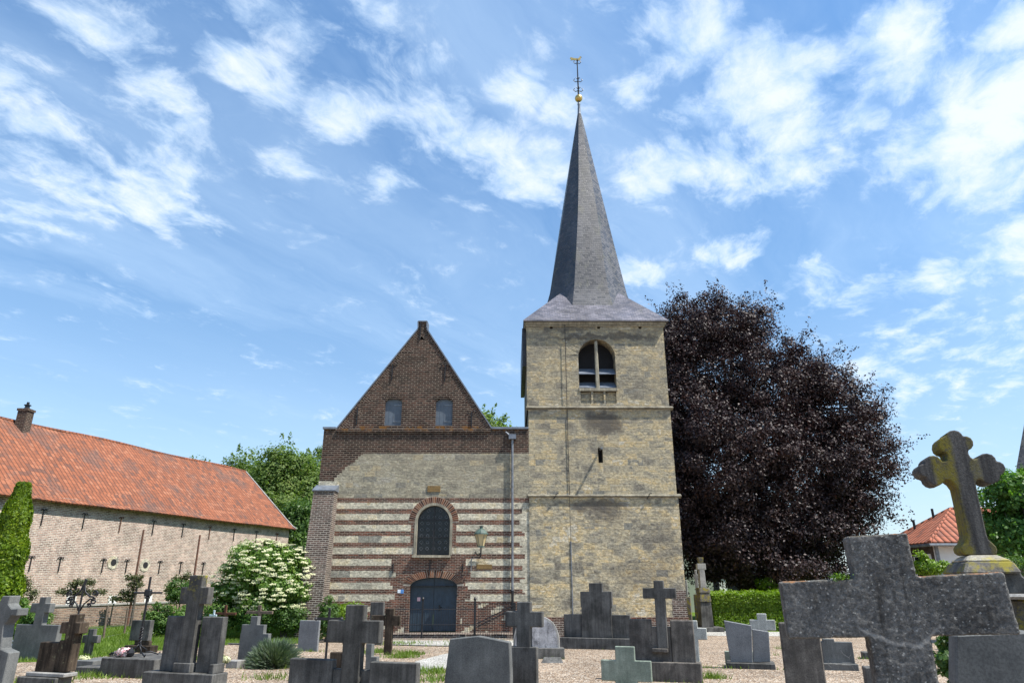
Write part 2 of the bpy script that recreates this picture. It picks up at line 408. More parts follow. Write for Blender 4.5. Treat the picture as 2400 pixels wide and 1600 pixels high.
def mat_tile(name, pal, bw=.23, rh=.30, bump=.05, dark=.5, wave=1.0):
    m, nt = newmat(name); uv = nt.n('ShaderNodeUVMap').outputs[0]; p = pos(nt)
    bk = nt.n('ShaderNodeTexBrick', {'Vector': uv, 'Color1': (0, 0, 0, 1), 'Color2': (1, 1, 1, 1), 'Mortar': (.5, .5, .5, 1), 'Scale': 1, 'Mortar Size': .02,
        'Mortar Smooth': .5, 'Brick Width': bw, 'Row Height': rh}, offset=0.0)
    r = nt.sep(bk.outputs[0])[0]
    big = nt.noise(nt.mul(p, (1, 1, .6)), .45, 8, .72)
    c = nt.ramp(nt.m('ADD', nt.m('MULTIPLY', r, .7), nt.m('MULTIPLY', nt.noise(p, 1.3, 6, .7), .35), clamp=True), pal)
    c = nt.mix(nt.m('MULTIPLY', nt.mapr(nt.m('ADD', nt.m('MULTIPLY', big, .75), nt.m('MULTIPLY', nt.noise(p, 5, 6, .8), .25)), .49, .60), dark), c, (.10, .075, .065))
    u, v, _ = nt.sep(uv)
    fu = nt.m('FRACT', nt.m('DIVIDE', u, bw)); fv = nt.m('FRACT', nt.m('DIVIDE', v, rh))
    # pantile roll and the lap at the foot of each course
    roll = nt.m('POWER', nt.m('ABSOLUTE', nt.m('SINE', nt.m('MULTIPLY', fu, math.pi))), .7)
    edge = nt.m('MULTIPLY', nt.mapr(fv, .12, .0), .6)
    c = nt.mix(edge, c, (.05, .03, .022))
    c = nt.mix(nt.mapr(roll, .62, .25, 0, .75), c, (.05, .03, .024))
    c = nt.mix(nt.m('MULTIPLY', nt.m('LESS_THAN', r, .10), .35), c, (.07, .055, .05))
    h = nt.m('ADD', nt.m('MULTIPLY', roll, wave), nt.m('MULTIPLY', nt.m('SUBTRACT', 1.0, fv), .7))
    finish(nt, c, .8, h, .8, bump, spec=.25)
    return m

PAL_LIME = [(0.0, (.22, .20, .16)), (.2, (.34, .31, .235)), (.4, (.45, .39, .27)), (.6, (.55, .465, .30)), (.8, (.60, .455, .235)), (.95, (.62, .565, .44))]
PAL_PALE = [(0.0, (.36, .34, .27)), (.3, (.52, .48, .375)), (.6, (.62, .57, .44)), (.85, (.62, .53, .35)), (1.0, (.68, .64, .53))]
Y0 = 30.0           # depth of the church's front
zc = lambda y, Y=Y0: W(1200, y, Y).z
xc = lambda x, y, Y=Y0: W(x, y, Y).x
def stn(px, py, rx, ry, s): c = W(px, py, Y0); return (c.x, c.z, rx * .0175, ry * .0175, s)
M = {}
M['tower_stone'] = mat_limestone('tower_limestone', PAL_LIME, greyz=(4.0, 11.5, .18, .95),
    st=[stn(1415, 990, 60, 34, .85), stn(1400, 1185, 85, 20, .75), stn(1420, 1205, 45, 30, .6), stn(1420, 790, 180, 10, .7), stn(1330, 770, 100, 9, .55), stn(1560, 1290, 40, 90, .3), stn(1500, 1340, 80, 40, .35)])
M['ashlar'] = mat_limestone('grey_ashlar', [(0, (.22, .205, .165)), (.35, (.34, .315, .24)), (.65, (.46, .415, .30)), (1, (.40, .38, .32))], bw=.46, rh=.24, greyz=(5, 8, .6, .95))
M['pale_stone'] = mat_limestone('pale_limestone', PAL_PALE, bw=.5, rh=.4627, mort=.006, bright=1.12, pit=.9)
M['dark_brick'] = mat_brick('dark_brown_brick', [(0, (.018, .012, .010)), (.35, (.040, .023, .018)), (.7, (.065, .034, .025)), (1, (.10, .050, .034))], (.19, .15, .115), bw=.27, rh=.092, ms=.017, weather=.38,
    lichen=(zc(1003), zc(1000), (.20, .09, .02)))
M['red_brick'] = mat_brick('red_brown_brick', [(0, (.030, .015, .012)), (.35, (.075, .030, .022)), (.65, (.13, .046, .029)), (1, (.21, .072, .040))], (.33, .27, .21), ms=.011, weather=.22)
M['grey_brick'] = mat_brick('grey_brown_brick', [(0, (.04, .028, .025)), (.4, (.085, .06, .05)), (.8, (.13, .085, .07)), (1, (.17, .12, .10))], (.36, .32, .27), bw=.24, rh=.08, ms=.014, weather=.45)
M['barn_brick'] = mat_brick('barn_brick', [(0, (.22, .145, .115)), (.4, (.34, .225, .185)), (.8, (.43, .29, .23)), (1, (.48, .37, .28))], (.60, .535, .455), bw=.26, rh=.09, ms=.018, weather=.5, bd=.02)
M['garden_brick'] = mat_brick('garden_wall_brick', [(0, (.12, .08, .06)), (.4, (.20, .13, .10)), (.8, (.27, .17, .12)), (1, (.30, .22, .17))], (.34, .30, .25), bw=.24, rh=.08, weather=.4)
M['slate'] = mat_slate('spire_slate', (.032, .033, .038), (.076, .076, .085))
M['slate_skirt'] = mat_slate('skirt_slate', (.095, .092, .110), (.150, .142, .168), rh=.13, bw=.24, moss=.2)
M['lead'] = mat_plain('lead_sheet', (.16, .18, .21), .5, .3)
M['zinc'] = mat_plain('zinc_pipe', (.19, .20, .215), .45, .4)
M['black_iron'] = mat_plain('black_iron', (.018, .018, .02), .45, .3, var=.3)
M['can_blue'] = mat_plain('blue_grey_plastic', (.10, .16, .24), .45, var=.1)
M['gold'] = mat_plain('gilt_metal', (.60, .40, .13), .35, .85, var=.15)
M['shutter'] = mat_plain('blue_grey_shutter', (.095, .118, .145), .6, var=.12)
M['doorpaint'] = mat_plain('dark_blue_door_paint', (.026, .045, .065), .45, var=.2)
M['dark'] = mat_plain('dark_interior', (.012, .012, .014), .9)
M['louvre'] = mat_plain('belfry_louvre_slate', (.12, .14, .175), .6)
M['trim_stone'] = mat_stone('trim_stone', (.20, .18, .14), (.34, .31, .235), .5, .5)
M['weather_stone'] = mat_stone('weather_stone', (.11, .10, .08), (.24, .22, .17), .5, .5)
M['barn_tile'] = mat_tile('barn_pantiles', [(0, (.13, .055, .035)), (.3, (.21, .075, .038)), (.7, (.28, .095, .045)), (1, (.34, .15, .085))], bw=.27, rh=.36, bump=.05, dark=.6)
M['house_tile'] = mat_tile('house_pantiles', [(0, (.24, .075, .042)), (.5, (.31, .10, .055)), (1, (.36, .13, .075))], bw=.30, rh=.38, bump=.09, dark=.15, wave=1.4)
M['white_wall'] = mat_plain('white_render', (.74, .73, .70), .8, var=.06, scale=2)
M['glass'] = mat_plain('dark_glass', (.010, .012, .015), .16, 0, var=.2, bs=.06, spec=.35)
M['bluestone'] = mat_stone('bluestone', (.052, .051, .048), (.118, .115, .108), .45, .55, rough=.75)
M['bluestone_lichen'] = mat_stone('bluestone_lichen', (.044, .043, .040), (.090, .087, .080), .45, .6, lichen=(.33, .29, .05), lz=(1.2, 1.9), lam=.55)
M['brown_stone'] = mat_stone('brown_weathered_stone', (.026, .020, .015), (.075, .056, .040), .5, .9, lichen=(.22, .20, .12), lam=.05)
M['grey_granite'] = mat_stone('grey_granite', (.14, .145, .15), (.185, .19, .195), .7, .1, rough=.5, bs=.15)
M['mid_slab'] = mat_stone('mid_grey_slab', (.092, .095, .093), (.145, .147, .141), .45, .15, rough=.7, bs=.2)
M['concrete'] = mat_stone('stained_concrete', (.075, .068, .061), (.15, .135, .118), .5, .5, tint=(.06, .055, .05), bd=.01)
M['pale_green'] = mat_stone('pale_green_stone', (.15, .18, .145), (.25, .285, .235), .4, .25)
M['pale_granite'] = mat_stone('pale_granite', (.27, .28, .26), (.42, .43, .40), .8, .2)
def _rough():
    m, nt = newmat('rough_exposed_concrete'); p = nt.n('ShaderNodeTexCoord').outputs['Object']
    big = nt.noise(p, 3.0, 8, .7); fine = nt.noise(p, 130, 3, .75); mid = nt.noise(p, 48, 5, .7)
    vo = nt.n('ShaderNodeTexVoronoi', {'Vector': p, 'Scale': 170.0}).outputs['Color']; g_ = nt.sep(vo)[0]
    c = nt.mix(nt.mapr(big, .34, .66), (.070, .068, .065), (.160, .156, .148))
    c = nt.mix(1.0, c, grey(nt, nt.mapr(g_, 0, 1, .78, 1.25, smooth=False)), 'MULTIPLY')
    c = nt.mix(1.0, c, grey(nt, nt.mapr(mid, .34, .66, .78, 1.25)), 'MULTIPLY')
    c = nt.mix(nt.m('MULTIPLY', nt.m('GREATER_THAN', g_, .975), .6), c, (.40, .39, .36))
    st = nt.noise(nt.mul(p, (6, 6, .6)), 2.2, 6, .7); c = nt.mix(nt.mapr(st, .52, .66, 0, .62), c, (.030, .027, .023))
    x, y, z = nt.sep(p)
    # pale lime line where the shaft was joined, wandering a little
    zz = nt.m('ADD', z, nt.m('MULTIPLY', nt.m('SUBTRACT', nt.noise(p, 6, 4, .6), .5), .10))
    zz = nt.m('SUBTRACT', zz, nt.m('MULTIPLY', nt.m('MULTIPLY', x, x), 3.0))
    ln = nt.m('MULTIPLY', nt.mapr(nt.m('ABSOLUTE', nt.m('SUBTRACT', zz, JZ)), .012, .002), nt.mapr(nt.m('ABSOLUTE', nt.m('SUBTRACT', x, JX)), .16, .12))
    c = nt.mix(nt.m('MULTIPLY', ln, .55), c, (.36, .35, .33))
    # moss and orange lichen settle on upward faces
    up = nt.sep(nt.n('ShaderNodeNewGeometry').outputs['Normal'])[2]
    um = nt.m('MULTIPLY', nt.mapr(up, .3, .8), nt.mapr(nt.noise(p, 16, 6, .7), .42, .56))
    c = nt.mix(nt.m('MULTIPLY', um, .8), c, nt.mix(nt.mapr(nt.noise(p, 5, 4), .45, .55), (.10, .085, .05), (.34, .15, .05)))
    h = nt.m('ADD', nt.m('ADD', nt.m('MULTIPLY', g_, .5), mid), nt.m('MULTIPLY', fine, .5))
    finish(nt, c, .9, h, .9, .005, spec=.15); return m
JX, JZ = 0.0, 1.0
M['lichen_stone'] = mat_stone('lichen_bluestone', (.075, .070, .062), (.14, .13, .115), .6, .5, lichen=(.27, .23, .04), lam=.7, bs=.7)
M['lichen_light'] = mat_stone('lichen_light_stone', (.22, .20, .16), (.36, .34, .29), .5, .2, lichen=(.40, .35, .10), lam=.6)
def _tref():
    m, nt = newmat('trefoil_stone'); p = pos(nt); o_ = nt.n('ShaderNodeTexCoord').outputs['Object']
    x, y, z = nt.sep(o_); a = nt.noise(nt.mul(o_, (14, 14, 1.2)), 2.0, 6, .65); b = nt.noise(p, 90, 4, .7)
    c = nt.mix(nt.mapr(a, .3, .7), (.045, .043, .042), (.115, .108, .10))
    c = nt.mix(1.0, c, grey(nt, nt.mapr(b, .3, .7, .7, 1.3)), 'MULTIPLY')
    # rain-fed lichen runs down one side of the shaft and the inner arm
    w = nt.m('ADD', x, nt.m('MULTIPLY', nt.m('SUBTRACT', nt.noise(o_, 7, 5, .7), .5), .09))
    b1 = nt.m('MULTIPLY', nt.mapr(w, -.135, -.105), nt.mapr(w, .03, -.01)); b2 = nt.m('MULTIPLY', nt.m('MULTIPLY', nt.mapr(w, .10, .12), nt.mapr(w, .175, .15)), .5)
    ms = nt.m('MULTIPLY', nt.m('MAXIMUM', b1, b2), nt.mapr(nt.noise(o_, 30, 6, .8), .36, .56, .15, .95))
    c = nt.mix(ms, c, nt.mix(b, (.12, .10, .015), (.24, .20, .035)))
    finish(nt, c, .85, nt.m('ADD', b, nt.noise(p, 14, 8, .7)), .6, .006, spec=.2); return m
M['trefoil_stone'] = _tref()
M['kerb'] = mat_stone('kerb_stone', (.20, .195, .185), (.32, .31, .29), .5, .2)
M['marble'] = mat_stone('veined_pale_stone', (.22, .22, .235), (.37, .37, .385), .5, .4, tint=(.07, .07, .075))
M['bark'] = mat_plain('bark', (.085, .07, .055), .9, var=.4, scale=9, bs=.8, bd=.03)
M['rust'] = mat_plain('rusty_iron', (.12, .055, .035), .85, var=.4, scale=12)
M['wood'] = mat_plain('weathered_wood', (.13, .095, .07), .85, var=.4, scale=12)
M['brown_wood'] = mat_plain('brown_wood', (.10, .035, .018), .8, var=.3, scale=12)
M['white_paint'] = mat_plain('white_paint', (.55, .62, .68), .6, var=.1)
M['greenlamp'] = mat_plain('verdigris', (.055, .09, .075), .55, var=.3)
M['lampglass'] = mat_plain('amber_lamp_glass', (.50, .40, .22), .25, var=.08)
M['pavement'] = mat_stone('pale_slab', (.42, .40, .36), (.60, .58, .53), .7, .1)
BEECH = [(0, (.013, .009, .010)), (.4, (.028, .018, .019)), (.7, (.052, .033, .032)), (1, (.11, .066, .054))]
M['beech'] = mat_leaf('copper_beech_leaf', BEECH, .08, .5, .22, (1.6, .7, .6))
M['green'] = mat_leaf('green_leaf', [(0, (.045, .10, .016)), (.5, (.09, .18, .03)), (1, (.18, .26, .05))], .36)
M['lime_leaf'] = mat_leaf('elder_leaf', [(0, (.06, .13, .02)), (.5, (.12, .22, .035)), (1, (.22, .31, .06))], .42)
M['far_green'] = mat_leaf('far_tree_leaf', [(0, (.06, .115, .022)), (.5, (.13, .20, .04)), (1, (.22, .27, .065))], .45, .6)
M['maple'] = mat_leaf('maple_leaf', [(0, (.040, .10, .016)), (.5, (.085, .19, .03)), (1, (.16, .27, .05))], .4)
M['lime_green'] = mat_leaf('hedge_leaf', [(0, (.07, .13, .010)), (.5, (.14, .24, .014)), (1, (.26, .35, .02))], .4)
M['thuja'] = mat_leaf('thuja_leaf', [(0, (.05, .10, .008)), (.5, (.15, .24, .012)), (1, (.30, .36, .02))], .4)
M['dark_green'] = mat_leaf('dark_shrub_leaf', [(0, (.035, .08, .016)), (.5, (.07, .14, .028)), (1, (.13, .21, .04))], .34)
M['flower'] = mat_leaf('elder_flower', [(0, (.40, .42, .22)), (.5, (.55, .55, .33)), (1, (.68, .67, .47))], .15, .7, .2, (1, 1, .9))
M['lavender'] = mat_leaf('lavender_leaf', [(0, (.07, .11, .06)), (.5, (.12, .17, .10)), (1, (.20, .22, .20))], .2, .7, .2)
M['grass'] = mat_leaf('grass_blade', [(0, (.06, .11, .012)), (.5, (.12, .20, .022)), (1, (.22, .28, .05))], .35)
M['espalier'] = mat_leaf('espalier_leaf', [(0, (.04, .055, .02)), (.5, (.09, .10, .04)), (1, (.14, .15, .07))], .25)
M['petal'] = mat_leaf('flower_petal', [(0, (.7, .15, .2)), (.5, (.8, .6, .6)), (1, (.85, .83, .8))], .2, .6, .2, (1, 1, 1))

# ground materials
def mat_gravel(name, pal, sc=30, weeds=.35):
    m, nt = newmat(name); p = pos(nt)
    vo = nt.n('ShaderNodeTexVoronoi', {'Vector': p, 'Scale': sc, 'Randomness': 1.0})
    r = nt.sep(vo.outputs['Color'])[0]
    c = nt.ramp(r, pal)
    c = nt.mix(1.0, c, grey(nt, nt.mapr(nt.noise(p, .8, 8, .65), .3, .7, .78, 1.15)), 'MULTIPLY')
    c = nt.mix(1.0, c, grey(nt, nt.mapr(vo.outputs['Distance'], .15, .70, 1.2, .32)), 'MULTIPLY')
    wm = nt.m('MULTIPLY', nt.mapr(nt.noise(p, 1.9, 9, .75), .61, .70), weeds)
    c = nt.mix(wm, c, (.12, .14, .04))
    finish(nt, c, .9, nt.m('MULTIPLY', nt.m('SUBTRACT', 1.0, vo.outputs['Distance']), 1.0), .9, .015, spec=.2)
    return m
M['gravel'] = mat_gravel('pea_gravel', [(0, (.13, .085, .055)), (.22, (.30, .21, .14)), (.5, (.46, .34, .235)), (.78, (.56, .45, .34)), (1, (.72, .66, .57))])
M['gravel_pale'] = mat_gravel('pale_gravel', [(0, (.34, .32, .28)), (.4, (.56, .54, .49)), (1, (.74, .73, .69))], weeds=0)
m, nt = newmat('lawn'); p = pos(nt)
c = nt.ramp(nt.noise(p, 3, 9, .75), [(.3, (.045, .08, .012)), (.5, (.09, .15, .02)), (.65, (.16, .21, .04)), (.8, (.20, .18, .08))])
finish(nt, c, .95, nt.noise(p, 25, 6, .8), 1.0, .04, spec=.1)
M['lawn'] = m
M['cyl_grass'] = m

# ------------------------------------------------------------------ ground
def sheet(name, pts, mat, dz=0.0, kind='structure'):
    me = bpy.data.meshes.new(name); me.from_pydata([(x, y, gz(y) + dz) for x, y in pts], [], [tuple(range(len(pts)))])
    me.materials.append(mat); me.update(); o = bpy.data.objects.new(name, me); col.objects.link(o)
    tag(o, kind=kind); return o
g = MB()
ys = [-60, 0, 33, 600, 1500]
for i in range(len(ys) - 1):
    a, b = ys[i], ys[i + 1]
    X = 1500
    g.add([(-X, a, gz(a)), (X, a, gz(a)), (X, b, gz(b)), (-X, b, gz(b))], [(0, 1, 2, 3)], 0 if i < 2 else 1)
tag(g.build('ground', [M['gravel'], M['lawn']]), kind='structure')
lp = [G(-700, 1556), G(0, 1553), G(130, 1549), G(330, 1527), G(420, 1520), G(560, 1508), G(640, 1512), G(745, 1503)]
tag(sheet('lawn', [(v.x, v.y) for v in lp] + [(-9.0, 33), (-60, 33)], M['lawn'], .006), kind='structure')
pp = [G(973, 1549), G(1050, 1530), G(1047, 1565), G(985, 1577)]
sheet('path', [(v.x, v.y) for v in pp], M['gravel_pale'], .006)
q = [G(912, 1500), G(1300, 1500), G(1300, 1512), G(912, 1512)]
sheet('pavement', [(v.x, v.y) for v in q], M['gravel_pale'], .006)
q = [G(1655, 1478), G(1700, 1478), G(1960, 1482), G(1960, 1491), G(1655, 1489)]
sheet('path', [(v.x, v.y) for v in q], M['gravel_pale'], .006)

# grass on the lawn (countless: stuff)
def inpoly(x, y, P):
    c = False; n = len(P); j = n - 1
    for i in range(n):
        if (P[i][1] > y) != (P[j][1] > y) and x < (P[j][0] - P[i][0]) * (y - P[i][1]) / (P[j][1] - P[i][1]) + P[i][0]: c = not c
        j = i
    return c
def blades(name, pts, hgt, mat, seed, label, cat):
    rg = np.random.default_rng(seed); N = len(pts)
    B = np.array(pts, dtype=float)
    a = rg.random(N) * 2 * np.pi; lean = rg.normal(scale=.35, size=(N, 2)); h = hgt * (.4 + rg.random(N) * .9)
    w = .006 + .010 * rg.random(N)
    tx = np.cos(a) * w; ty = np.sin(a) * w
    V = np.empty((N, 3, 3), dtype=np.float32)
    V[:, 0] = B; V[:, 0, 0] -= tx; V[:, 0, 1] -= ty
    V[:, 1] = B; V[:, 1, 0] += tx; V[:, 1, 1] += ty
    V[:, 2] = B; V[:, 2, 0] += lean[:, 0] * h; V[:, 2, 1] += lean[:, 1] * h; V[:, 2, 2] += h
    me = bpy.data.meshes.new(name)
    me.vertices.add(N * 3); me.vertices.foreach_set('co', V.ravel()); me.loops.add(N * 3)
    me.loops.foreach_set('vertex_index', np.arange(N * 3, dtype=np.int32)); me.polygons.add(N)
    me.polygons.foreach_set('loop_start', np.arange(0, N * 3, 3, dtype=np.int32)); me.polygons.foreach_set('loop_total', np.full(N, 3, dtype=np.int32))
    me.materials.append(mat); me.update(calc_edges=True)
    at = me.attributes.new('rnd', 'FLOAT', 'FACE'); at.data.foreach_set('value', rg.random(N).astype(np.float32))
    o = bpy.data.objects.new(name, me); col.objects.link(o); tag(o, label, cat, kind='stuff'); return o
LP = [(v.x, v.y) for v in lp] + [(-9.0, 38), (-24, 38)]
pts = []
rr = random.Random(3)
while len(pts) < 60000:
    x = rr.uniform(-24, -6); y = rr.uniform(18, 38)
    if inpoly(x, y, LP) and abs(x / y) < .85: pts.append((x, y, gz(y)))
blades('lawn_grass', pts, .11, M['grass'], 1, 'tall bright green grass of the lawn left of the church', 'grass')
pts = []
for (px, py, n, s) in [(930, 1508, 300, .5), (1095, 1511, 260, .4), (1010, 1575, 500, .35), (1035, 1595, 300, .3), (1215, 1598, 900, .12), (690, 1562, 200, .4), (640, 1588, 160, .3), (880, 1528, 500, .3), (960, 1533, 350, .2),
                       (940, 1540, 250, .2), (235, 1585, 300, .3), (100, 1597, 200, .3), (1668, 1588, 200, .15), (270, 1550, 1500, .5), (420, 1545, 600, .5), (1840, 1520, 60, .2), (430, 1568, 200, .1), (1120, 1505, 200, .6)]:
    c = G(px, py)
    for k in range(n): pts.append((c.x + rr.gauss(0, s), c.y + rr.gauss(0, s * .8), gz(c.y)))
blades('weeds', pts, .13, M['grass'], 2, 'small grassy weeds coming up through the gravel', 'weeds')

# ------------------------------------------------------------------ church
church = empty('church', (0, Y0, gz(Y0)), 'old village church with a striped brick and limestone front, gabled nave and slate spire', 'church')
XL, XT0, XT1 = -8.38, .74, 7.12
ZG = gz(Y0) - .1
ZPAR = zc(1005); ZS2 = zc(954); ZS1 = zc(1160); ZE = zc(754)
# --- nave front: laid cell by cell so brick and stone tooth into each other
CH = .0661; ZB0 = 5.106
ZB = zc(1062)
dA = (xc(852, 1063), ZB); dB = (xc(779, 1123), zc(1123))
def teeth(k, a=.11): return a * (((k * 7919) // 4) % 3 - 1)
DC = xc(1014.5, 1420); DR = xc(1070, 1420) - DC; DZT = zc(1352.5); DZS = zc(1372); DZ0 = zc(1479)
WC = xc(1015.5, 1250); WR = xc(1053, 1250) - WC + .02; WZT = zc(1184); WZS = WZT - WR; WZ0 = zc(1299)
def arch_pts(cx, r, z0, zs, zt, n=14):
    "opening outline from bottom-left over the arch to bottom-right"
    pts = [(cx - r, z0)]
    for i in range(n + 1):
        a = math.pi - math.pi * i / n
        pts.append((cx + r * math.cos(a), zs + (zt - zs) * math.sin(a)))
    pts.append((cx + r, z0)); return pts
def inarch(x, z, cx, r, z0, zs, zt, grow=0):
    r += grow
    if z < z0 - grow or abs(x - cx) > r: return False
    if z < zs: return True
    return ((x - cx) / r) ** 2 + ((z - zs) / (zt - zs + grow)) ** 2 < 1
GW = [(xc(920, 965), xc(940, 965) - xc(920, 965)), (xc(1040, 965), xc(1060, 965) - xc(1040, 965))]
GZ0, GZS, GZT = zc(995), zc(940), zc(932)
def region(x, z, k):
    t = teeth(k)
    if z > ZB + .02 * math.sin(x * 3): return 0
    if x < dB[0] + .35 and z > zc(1128): 
        if x < dB[0] + t * .4: return 0
    # diagonal edge
    f = (z - dB[1]) / (dA[1] - dB[1])
    if 0 <= f <= 1 and x < dB[0] + f * (dA[0] - dB[0]) + t * .3: return 0
    if z > ZB0: return 2
    if z < zc(1411): return 1 if (math.sin(x * 2.3 + z * 5) + math.sin(x * 7.1 - z * 11)) < 1.15 else 3
    # door and window surround
    zz = zc(1309)
    if z < zz and xc(919, 1400) + t < x < xc(1094, 1400) + t: return 1
    if inarch(x, z, WC, WR, WZ0, WZS, WZT, .30) and z > WZ0 + .4: return 1
    d = (ZB0 - z) % (CH * 7)
    nb = int((ZB0 - z) / (CH * 7))
    if d < CH * 3:
        if x > XT0 - .28 + t and nb > 0: return 3
        if nb > 8: return 1
        return 1
    return 3
nw = MB()
nrow = int((ZPAR - ZG) / CH) + 1
zrow0 = ZB0 - CH * math.ceil((ZB0 - ZG) / CH)
k = 0; z = zrow0
while z < ZPAR - .001:
    z1 = min(z + CH, ZPAR); x = XL; run = None; k += 1
    while x < XT0 - .001:
        x1 = min(x + .1075, XT0); cx_, cz_ = (x + x1) / 2, (z + z1) / 2
        skip = inarch(cx_, cz_, DC, DR, DZ0 - .2, DZS, DZT, .03) or inarch(cx_, cz_, WC, WR, WZ0, WZS, WZT, .03)
        r = -1 if skip else region(cx_, cz_, k)
        if run is not None and run[0] == r: run[2] = x1
        else:
            if run is not None and run[0] >= 0: nw.add([(run[1], Y0, z), (run[2], Y0, z), (run[2], Y0, z1), (run[1], Y0, z1)], [(0, 1, 2, 3)], run[0])
            run = [r, x, x1]
        x = x1
    if run[0] >= 0: nw.add([(run[1], Y0, z), (run[2], Y0, z), (run[2], Y0, z1), (run[1], Y0, z1)], [(0, 1, 2, 3)], run[0])
    z = z1
# side, top and back of the nave walls
DEP = 22
nw.add([(XL, Y0, ZG), (XL, Y0, ZPAR), (XL, Y0 + DEP, ZPAR), (XL, Y0 + DEP, ZG)], [(0, 1, 2, 3)], 0)
nw.add([(XL, Y0, ZPAR), (XT0, Y0, ZPAR), (XT0, Y0 + .5, ZPAR), (XL, Y0 + .5, ZPAR)], [(0, 1, 2, 3)], 0)
nw.add([(XL, Y0 + DEP, ZG), (XL, Y0 + DEP, ZPAR), (XT1, Y0 + DEP, ZPAR), (XT1, Y0 + DEP, ZG)], [(0, 1, 2, 3)], 0)
nw.add([(XT1 - .4, Y0 + 6.3, ZG), (XT1 - .4, Y0 + DEP, ZG), (XT1 - .4, Y0 + DEP, ZPAR), (XT1 - .4, Y0 + 6.3, ZPAR)], [(0, 1, 2, 3)], 0)
tower_wall_mats = [M['dark_brick'], M['red_brick'], M['ashlar'], M['pale_stone']]
nw.build('nave_wall', tower_wall_mats, church)
# --- gable
GA = W(990, 752, Y0); gl = W(787, 1003, Y0); gr = W(1153, 1003, Y0)
apx = GA.x; hb = .17
gz1 = zc(768)
gpts = [(gl.x, ZPAR), (apx - hb, gz1), (apx - hb - .02, GA.z), (apx + hb + .02, GA.z), (apx + hb, gz1), (gr.x, ZPAR)]
from mathutils.geometry import tessellate_polygon
def holed_wall(mb, outer, holes, y, m=0):
    loops = [[Vector((a, b, 0)) for a, b in outer]] + [[Vector((a, b, 0)) for a, b in h] for h in holes]
    flat = [v for l in loops for v in l]
    tris = tessellate_polygon(loops)
    vs = [(v.x, y, v.y) for v in flat]; fs = []
    for t in tris:
        a, b, c = [flat[i] for i in t]
        cr = (b - a).cross(c - a).z
        fs.append(tuple(t) if cr > 0 else tuple(t[::-1]))
    mb.add(vs, fs, m)
def reveal(mb, outline, y0, y1, m=0):
    n = len(outline)
    for i in range(n):
        a = outline[i]; b = outline[(i + 1) % n]
        mb.add([(a[0], y0, a[1]), (b[0], y0, b[1]), (b[0], y1, b[1]), (a[0], y1, a[1])], [(0, 1, 2, 3)], m)
YG = Y0 + .14
gb = MB()
holes = [arch_pts(c, r, GZ0, GZS, GZT, 8) for c, r in GW]
holed_wall(gb, gpts, holes, YG)
for h in holes: reveal(gb, h, YG, YG + .2)
gb.add([(a, YG, b) for a, b in gpts] + [(a, YG + .45, b) for a, b in gpts], [(i, i + 6, (i + 1) % 6 + 6, (i + 1) % 6) for i in range(6)] + [(11, 10, 9, 8, 7, 6)], 0)
gable = gb.build('gable', M['dark_brick'], church)
tum = MB(); tuv = []
for sgn, (A, B) in ((1, (gpts[0], gpts[1])), (-1, (gpts[5], gpts[4]))):
    A = Vector((A[0], A[1])); B = Vector((B[0], B[1])); d = (B - A); L_ = d.length; d /= L_; n_ = Vector((d.y, -d.x)) * sgn
    nw_ = 8
    for i in range(nw_):
        a = A + d * (L_ * (i + .06) / nw_); b = A + d * (L_ * (i + .97) / nw_); c_ = a + Vector((sgn * (b - a).length * .98, 0)) * 1.0 + Vector((0, .04))
        inn = .02; a2 = a + n_ * inn; b2 = b + n_ * inn
        tri = [(a2.x, a2.y), (c_.x, c_.y), (b2.x, b2.y)]
        if sgn < 0: tri = tri[::-1]
        tum.add([(x, YG - .004, z) for x, z in tri], [(0, 1, 2)])
        for (x, z) in tri: tuv.append((x * n_.x + z * n_.y, x * d.x + z * d.y))
to_ = tum.build('tumbled_brickwork', M['dark_brick'], gable)
for p_ in to_.data.polygons:
    for li in p_.loop_indices: u_, v_ = tuv[to_.data.loops[li].vertex_index]; to_.data.uv_layers[0].data[li].uv = (u_, v_)
# zinc capping along the slopes, tumbled brickwork wedges below it
cpg = MB()
for a, b in ((gpts[0], gpts[1]), (gpts[1], gpts[2]), (gpts[2], gpts[3]), (gpts[3], gpts[4]), (gpts[4], gpts[5])):
    d = Vector((b[0] - a[0], 0, b[1] - a[1])).normalized(); nrm = Vector((-d.z, 0, d.x)) * .055
    A = Vector((a[0], 0, a[1])) - d * .02; B = Vector((b[0], 0, b[1])) + d * .02
    cpg.prism([(A.x, A.z), (B.x, B.z), (B.x + nrm.x, B.z + nrm.z), (A.x + nrm.x, A.z + nrm.z)], YG - .05, YG + .5)
cpg.build('gable_capping', M['lead'], gable)
for xa, xb in ((XL - .05, gl.x), (gr.x, XT0)):
    cpp = MB(); cpp.box(xa, xb, Y0 - .06, Y0 + .5, ZPAR, ZPAR + .09); cpp.build('parapet_capping', M['lead'], church)
lg = MB(); lg.box(xc(790, 1010), gr.x - .05, Y0 - .075, Y0 + .14, ZPAR - .14, ZPAR + .005); lg.box(xc(800, 1010), gr.x - .2, Y0 - .035, Y0, ZPAR - .21, ZPAR - .14)
lg.build('brick_ledge', M['dark_brick'], church)
